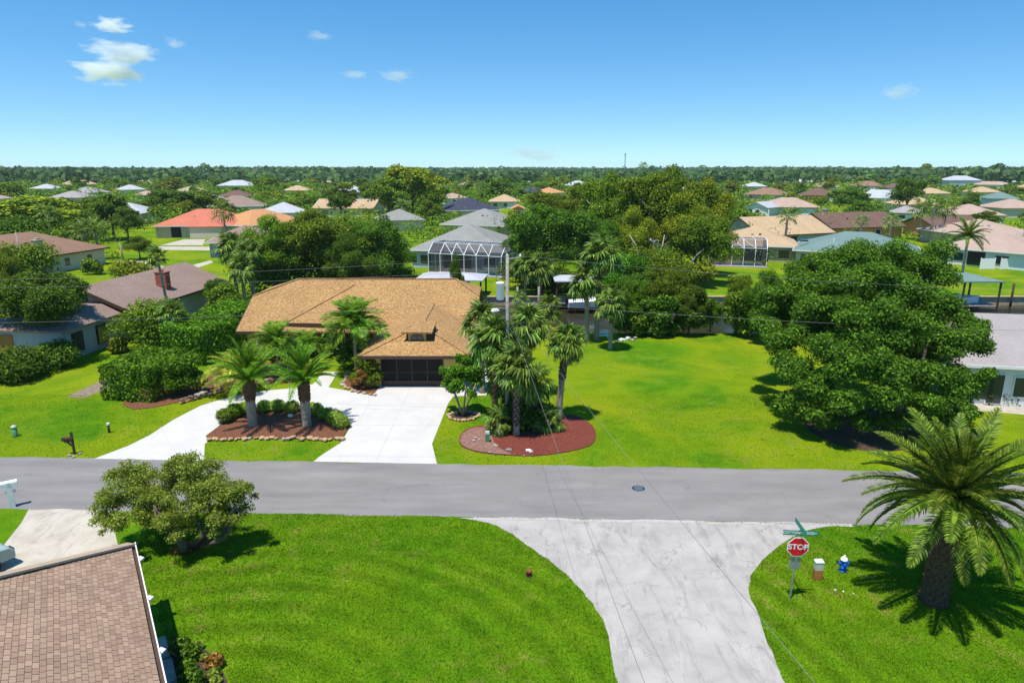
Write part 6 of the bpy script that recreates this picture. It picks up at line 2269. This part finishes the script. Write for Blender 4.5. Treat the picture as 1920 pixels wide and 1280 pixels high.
# flag on a thin pole at the island
fl = thing('garden_flag', 'thin pole with a small striped flag between the two island palms', 'flag', G(544, 746))
FH = 2.5
MB().tube([(0, 0, 0), (0, 0, FH)], .022, 8).build('pole', M['metal_grey'], fl)
for k in range(7):
    mb = MB()
    n = 6
    z0 = FH - .08 - k * .075
    vs = []
    for i in range(n + 1):
        x = .02 + i * .75 / n
        y = .05 * math.sin(i * 1.2)
        vs += [(x, y, z0 - .03 * i * .6), (x, y, z0 - .075 - .03 * i * .6)]
    mb.add(vs, [(2 * i, 2 * i + 2, 2 * i + 3, 2 * i + 1) for i in range(n)])
    mb.build('stripe', M['white_sign'] if k % 2 else M['red_sign'], fl, fix=False)
MB().box((.16, -.02, FH - .23), (.28, .02, .28)).build('canton', M['glass_car'], fl)
gl = thing('garden_light', 'small white garden spotlight on the mulch island before the round shrubs', 'garden light', G(544, 785))
MB().tube([(0, 0, 0), (0, 0, .18)], .03, 8).build('stake', M['metal_grey'], gl)
MB().tube([(-.08, .05, .2), (.10, -.06, .27)], [.10, .13], 12).build('head', M['white_paint'], gl)
# white bench and pale stones on the canal bank
bn = thing('bench', 'white slatted bench on the canal bank under the tall palms', 'bench', G(1128, 637), R(8))
for k in range(4):
    MB().box((0, -.2 + k * .13, .45), (1.5, .10, .04)).build('slat', M['white_paint'], bn)
for k in range(3):
    MB().box((0, .26 + .02 * k, .6 + k * .14), (1.5, .03, .10)).build('slat', M['white_paint'], bn)
for x in (-.65, .65):
    MB().box((x, -.17, .22), (.07, .07, .44)).build('leg', M['white_paint'], bn)
    MB().box((x, .29, .45), (.07, .07, .9)).build('leg', M['white_paint'], bn)
for k, (px, py, s) in enumerate(((1165, 637, .6), (1176, 634, .7), (1186, 637, .45), (1156, 640, .4), (1192, 633, .4))):
    o = link('boulder', ROCKS[k], None, tuple(G(px, py, .1)), (0, 0, k * 1.3), (s, s, s), M['white_paint'] if k < 2 else M['rock_grey'])
    tag(o, ('whitest middle boulder', 'large white boulder', 'small grey boulder behind', 'low grey boulder at the left end', 'small grey boulder at the right end')[k] + ' of the pile on the canal bank', 'boulder', 'pale boulders on the canal bank')
# white patio pieces at the white house on the right
for k, px in enumerate((1850, 1888)):
    b = G(px, 505)
    t = thing('patio_screen', '%s white patio screen before the white house at the right edge' % ('left', 'right')[k], 'screen', b, R(4))
    MB().box((0, 0, .9), (2.4, .08, 1.7)).build('panel', M['white_paint'], t)
    for x in (-1.2, 1.2):
        MB().box((x, 0, .95), (.1, .1, 1.9)).build('post', M['white_paint'], t)
# fence in the back right by the canal
for k, px in enumerate((1868, 1905)):
    t = thing('mooring_post', '%s wooden mooring post at the seawall right of the boat dock' % ('left', 'right')[k], 'post', (G(px, 552).x, CY1 - .6, -1.5))
    MB().tube([(0, 0, -.5), (0, 0, 3.4)], .14, 8).build('shaft', M['wood_dark'], t, True)
for k, px in enumerate((970, 1010)):
    t = thing('mooring_post', '%s mooring post at the far seawall behind the utility pole' % ('left', 'right')[k], 'post', ((px - 960) / 1280 * 86, CY1 - .6, -1.5))
    MB().tube([(0, 0, -.5), (0, 0, 3.0)], .13, 8).build('shaft', M['wood_pole'], t, True)
# utility poles far left
for lab, px, pyb, pyt in (('leaning grey utility pole before the pale chimney house at the left edge', 48, 520, 436), ('short dark pole at the lawn beyond the pale chimney house', 232, 488, 456), ('far utility pole behind the round oak on the right', 1658, 402, 362)):
    b = G(px, pyb)
    t = thing('utility_pole', lab, 'utility pole', b)
    MB().tube([(0, 0, -.2), (-.3, 0, ZAT(b.y, pyt))], [.16, .11], 8).build('pole', M['wood_pole'], t, True)

# ------------------------------------------------------------------ the car at the left edge
def car(loc, rz):
    t = thing('car', 'pale teal car at the left edge, half hidden behind the near brown roof', 'car', loc, rz)
    prof = [(-2.3, .35), (-2.32, .75), (-2.15, .98), (-1.35, 1.02), (-.85, 1.45), (.35, 1.48), (1.05, 1.02), (2.1, .88), (2.3, .68), (2.3, .35)]
    w = .88
    def wy(z): return w * (1 - .16 * max(0, (z - .9) / .6))
    mb = MB()
    n = len(prof)
    mb.add([(x, -wy(z), z) for x, z in prof] + [(x, wy(z), z) for x, z in prof], [tuple(range(n)), tuple(range(2 * n - 1, n - 1, -1))] + [(i, i + n, (i + 1) % n + n, (i + 1) % n) for i in range(n)])
    b = mb.build('body', M['car_paint'], t)
    bv = b.modifiers.new('round', 'BEVEL')
    bv.width = .07
    bv.segments = 3
    def pane(nm, a):
        MB().poly(*a).build(nm, M['glass_car'], t, fix=False)
    e = .012
    pane('windscreen', [(.40, -.70, 1.455 + e), (1.0, -.78, 1.07 + e), (1.0, .78, 1.07 + e), (.40, .70, 1.455 + e)])
    pane('rear_window', [(-.90, .70, 1.42 + e), (-1.3, .78, 1.07 + e), (-1.3, -.78, 1.07 + e), (-.90, -.70, 1.42 + e)])
    for s in (-1, 1):
        pane('side_window', [(-.75, s * (wy(1.4) + e), 1.40), (-1.15, s * (wy(1.06) + e), 1.06), (.85, s * (wy(1.06) + e), 1.06), (.3, s * (wy(1.4) + e), 1.40)])
        MB().box((.75, s * .98, 1.08), (.14, .18, .13)).build('mirror', M['car_paint'], t)
        MB().box((2.26, s * .62, .68), (.10, .34, .14)).build('headlight', M['glass'], t)
        MB().box((-2.28, s * .62, .78), (.08, .3, .14)).build('tail_light', M['red_sign'], t)
        for x in (-1.4, 1.4):
            wh = MB().tube([(x, s * .66, .32), (x, s * .90, .32)], .32, 16).build('wheel', M['rubber'], t)
            MB().tube([(x, s * .85, .32), (x, s * .915, .32)], .19, 12).build('rim', M['chrome'], wh)
    MB().box((2.31, 0, .55), (.04, .9, .14)).build('grille', M['black'], t)
    return t


cl_ = G(8, 1075)
car((cl_.x - 1.75, cl_.y - .95, .01), R(62))

# ------------------------------------------------------------------ grass blades on the near lawns, one mass
def in_poly(x, y, poly):
    r = np.zeros(len(x), bool)
    n = len(poly)
    j = n - 1
    for i in range(n):
        xi, yi, xj, yj = poly[i].x, poly[i].y, poly[j].x, poly[j].y
        c = ((yi > y) != (yj > y)) & (x < (xj - xi) * (y - yi) / (yj - yi + 1e-12) + xi)
        r ^= c
        j = i
    return r


def blades(n_, areas, seed, hgt):
    g = np.random.default_rng(seed)
    PX_ = []
    for (x0, x1, y0, y1, n, keep) in areas:
        x, y = g.uniform(x0, x1, n), g.uniform(y0, y1, n)
        k = keep(x, y)
        PX_.append(np.stack([x[k], y[k], np.zeros(k.sum())], 1))
    P = np.vstack(PX_)
    n = len(P)
    a = g.uniform(0, 6.28, n)
    h = hgt * g.uniform(.5, 1.4, n)
    d = np.stack([np.cos(a), np.sin(a), np.zeros(n)], 1)
    lean = np.stack([g.normal(0, .5, n), g.normal(0, .5, n), np.ones(n)], 1) * h[:, None]
    V = np.stack([P - d * (h * .22)[:, None], P + d * (h * .22)[:, None], P + lean], 1).reshape(-1, 3)
    F = np.arange(n * 3).reshape(n, 3)
    o = link('grass', np_mesh('grass', V, F, M['grass_blade']))
    tag(o, 'short mown grass of the lawns along the road', 'grass', kind='stuff')


M['grass_blade'] = ground_mat('grass_blade', True)
side_v = side_poly
near_roof_poly = [nb(-9, -.2), nb(.5, -.2), nb(.5, 16), nb(-9, 16)]
bed7_poly = [nb(.4, 2.6), nb(2.0, 3.2), nb(2.1, 15), nb(.4, 15)]
isl = outer
def k_near(x, y):
    return (y < 29.08 + SL * x + rng.normal(0, .05, len(x)) + .07 * np.sin(x * 2.1) * np.sin(x * .7)) & ~in_poly(x, y, side_v) & ~in_poly(x, y, near_roof_poly) & ~in_poly(x, y, bed7_poly) & ~((x < -16.4) & (y > 18))
def k_verge(x, y):
    return (y > 34.96 + SL * x + rng.normal(0, .05, len(x)) + .07 * np.sin(x * 1.9) * np.sin(x * .8)) & ~in_poly(x, y, outer) & ~in_poly(x, y, island) & ~in_poly(x, y, bed2p)
blades(0, [(-17, 4.5, 17.5, 29.8, 150000, k_near), (8.5, 24, 17.5, 29.0, 100000, k_near), (-40, 30, 34, 47, 90000, k_verge)], 9, .055)
# clover-white flecks on the corner lawn
for k, (px, py) in enumerate(((1566, 1105), (1581, 1108), (1600, 1112))):
    o = link('litter_scrap', ROCKS[k], None, tuple(G(px, py, .02)), (0, 0, k), (.10, .07, .05), M['white_paint'])
    tag(o, '%s of the three white scraps on the corner lawn before the hydrant' % ('leftmost', 'middle', 'rightmost')[k], 'scrap', 'white scraps on the corner lawn')

# ------------------------------------------------------------------ clouds (real volumes, far off)
def cloud_mat(name, density, size):
    m = bpy.data.materials.new(name)
    m.use_nodes = True
    n, l = m.node_tree.nodes, m.node_tree.links
    n.clear()
    out = n.new('ShaderNodeOutputMaterial')
    v = n.new('ShaderNodeVolumePrincipled')
    v.inputs['Color'].default_value = (.93, .965, 1, 1)
    v.inputs['Anisotropy'].default_value = .2
    v.inputs['Density'].default_value = density
    tc = n.new('ShaderNodeTexCoord')
    ln = n.new('ShaderNodeVectorMath'); ln.operation = 'LENGTH'
    l.new(tc.outputs['Object'], ln.inputs[0])
    ns = n.new('ShaderNodeTexNoise')
    ns.inputs['Scale'].default_value = 1.7
    ns.inputs['Detail'].default_value = 6
    ns.inputs['Roughness'].default_value = .6
    oi = n.new('ShaderNodeObjectInfo')
    ad = n.new('ShaderNodeVectorMath'); ad.operation = 'ADD'
    l.new(tc.outputs['Object'], ad.inputs[0])
    l.new(oi.outputs['Location'], ad.inputs[1])
    l.new(ad.outputs[0], ns.inputs['Vector'])
    s1 = n.new('ShaderNodeMath'); s1.operation = 'MULTIPLY_ADD'       # noise*2.6 - length*1.15 - 0.35
    l.new(ns.outputs['Fac'], s1.inputs[0]); s1.inputs[1].default_value = 2.6; s1.inputs[2].default_value = -.62
    s2 = n.new('ShaderNodeMath'); s2.operation = 'SUBTRACT'
    l.new(s1.outputs[0], s2.inputs[0]); l.new(ln.outputs['Value'], s2.inputs[1])
    cl = n.new('ShaderNodeMath'); cl.operation = 'MULTIPLY'; cl.use_clamp = True
    l.new(s2.outputs[0], cl.inputs[0]); cl.inputs[1].default_value = 2.0
    d = n.new('ShaderNodeMath'); d.operation = 'MULTIPLY'
    l.new(cl.outputs[0], d.inputs[0]); d.inputs[1].default_value = density
    l.new(d.outputs[0], v.inputs['Density'])
    l.new(v.outputs['Volume'], out.inputs['Volume'])
    return m


M['cloud'] = cloud_mat('cloud', .016, 1)
M['cloud_thin'] = cloud_mat('cloud_thin', .005, 1)
bm = bmesh.new()
bmesh.ops.create_icosphere(bm, subdivisions=2, radius=1.05)
cme = bpy.data.meshes.new('cloud')
bm.to_mesh(cme); bm.free()
cme.materials.append(M['cloud'])
CD = 6000.0
for px, py, wpx, hpx, thin, lab in ((203, 134, 145, 40, 0, 'wide white cloud low on the left, lower of the pair'), (230, 98, 112, 42, 0, 'white puffy cloud on the left, upper of the pair'), (212, 48, 78, 26, 0, 'small white cloud at the top left above the pair'),
                                     (150, 46, 30, 14, 1, 'faint wisp left of the small top left cloud'), (328, 82, 40, 24, 1, 'faint wisp right of the upper white cloud'), (745, 143, 70, 26, 1, 'faint wisp of cloud left of the centre'), (665, 140, 60, 16, 1, 'thinnest faint wisp left of the centre wisp'),
                                     (1690, 173, 70, 30, 1, 'small thin cloud on the right'), (1000, 288, 120, 30, 1, 'pale cloud low over the horizon near the centre'), (600, 68, 50, 18, 1, 'very faint wisp high left of the centre')):
    dep = CD
    c = far_at(px, py, CD)
    k = CD / 1280 * .62
    o = link('cloud', cme, None, c, (0, 0, px), (wpx * k, wpx * k * .8, hpx * k), M['cloud_thin' if thin else 'cloud'])
    tag(o, lab, 'cloud')

# ------------------------------------------------------------------ the air
hz = MB().box((0, 1600, 17), (9000, 4400, 40)).build('haze', None)
hm = bpy.data.materials.new('haze')
hm.use_nodes = True
hm.node_tree.nodes.clear()
ho = hm.node_tree.nodes.new('ShaderNodeOutputMaterial')
hv = hm.node_tree.nodes.new('ShaderNodeVolumePrincipled')
hv.inputs['Color'].default_value = (.72, .84, .97, 1)
hv.inputs['Density'].default_value = .00009
hv.inputs['Anisotropy'].default_value = .2
hm.node_tree.links.new(hv.outputs['Volume'], ho.inputs['Volume'])
hz.data.materials.clear()
hz.data.materials.append(hm)
tag(hz, 'thin pale summer haze over the whole place', 'haze', kind='stuff')
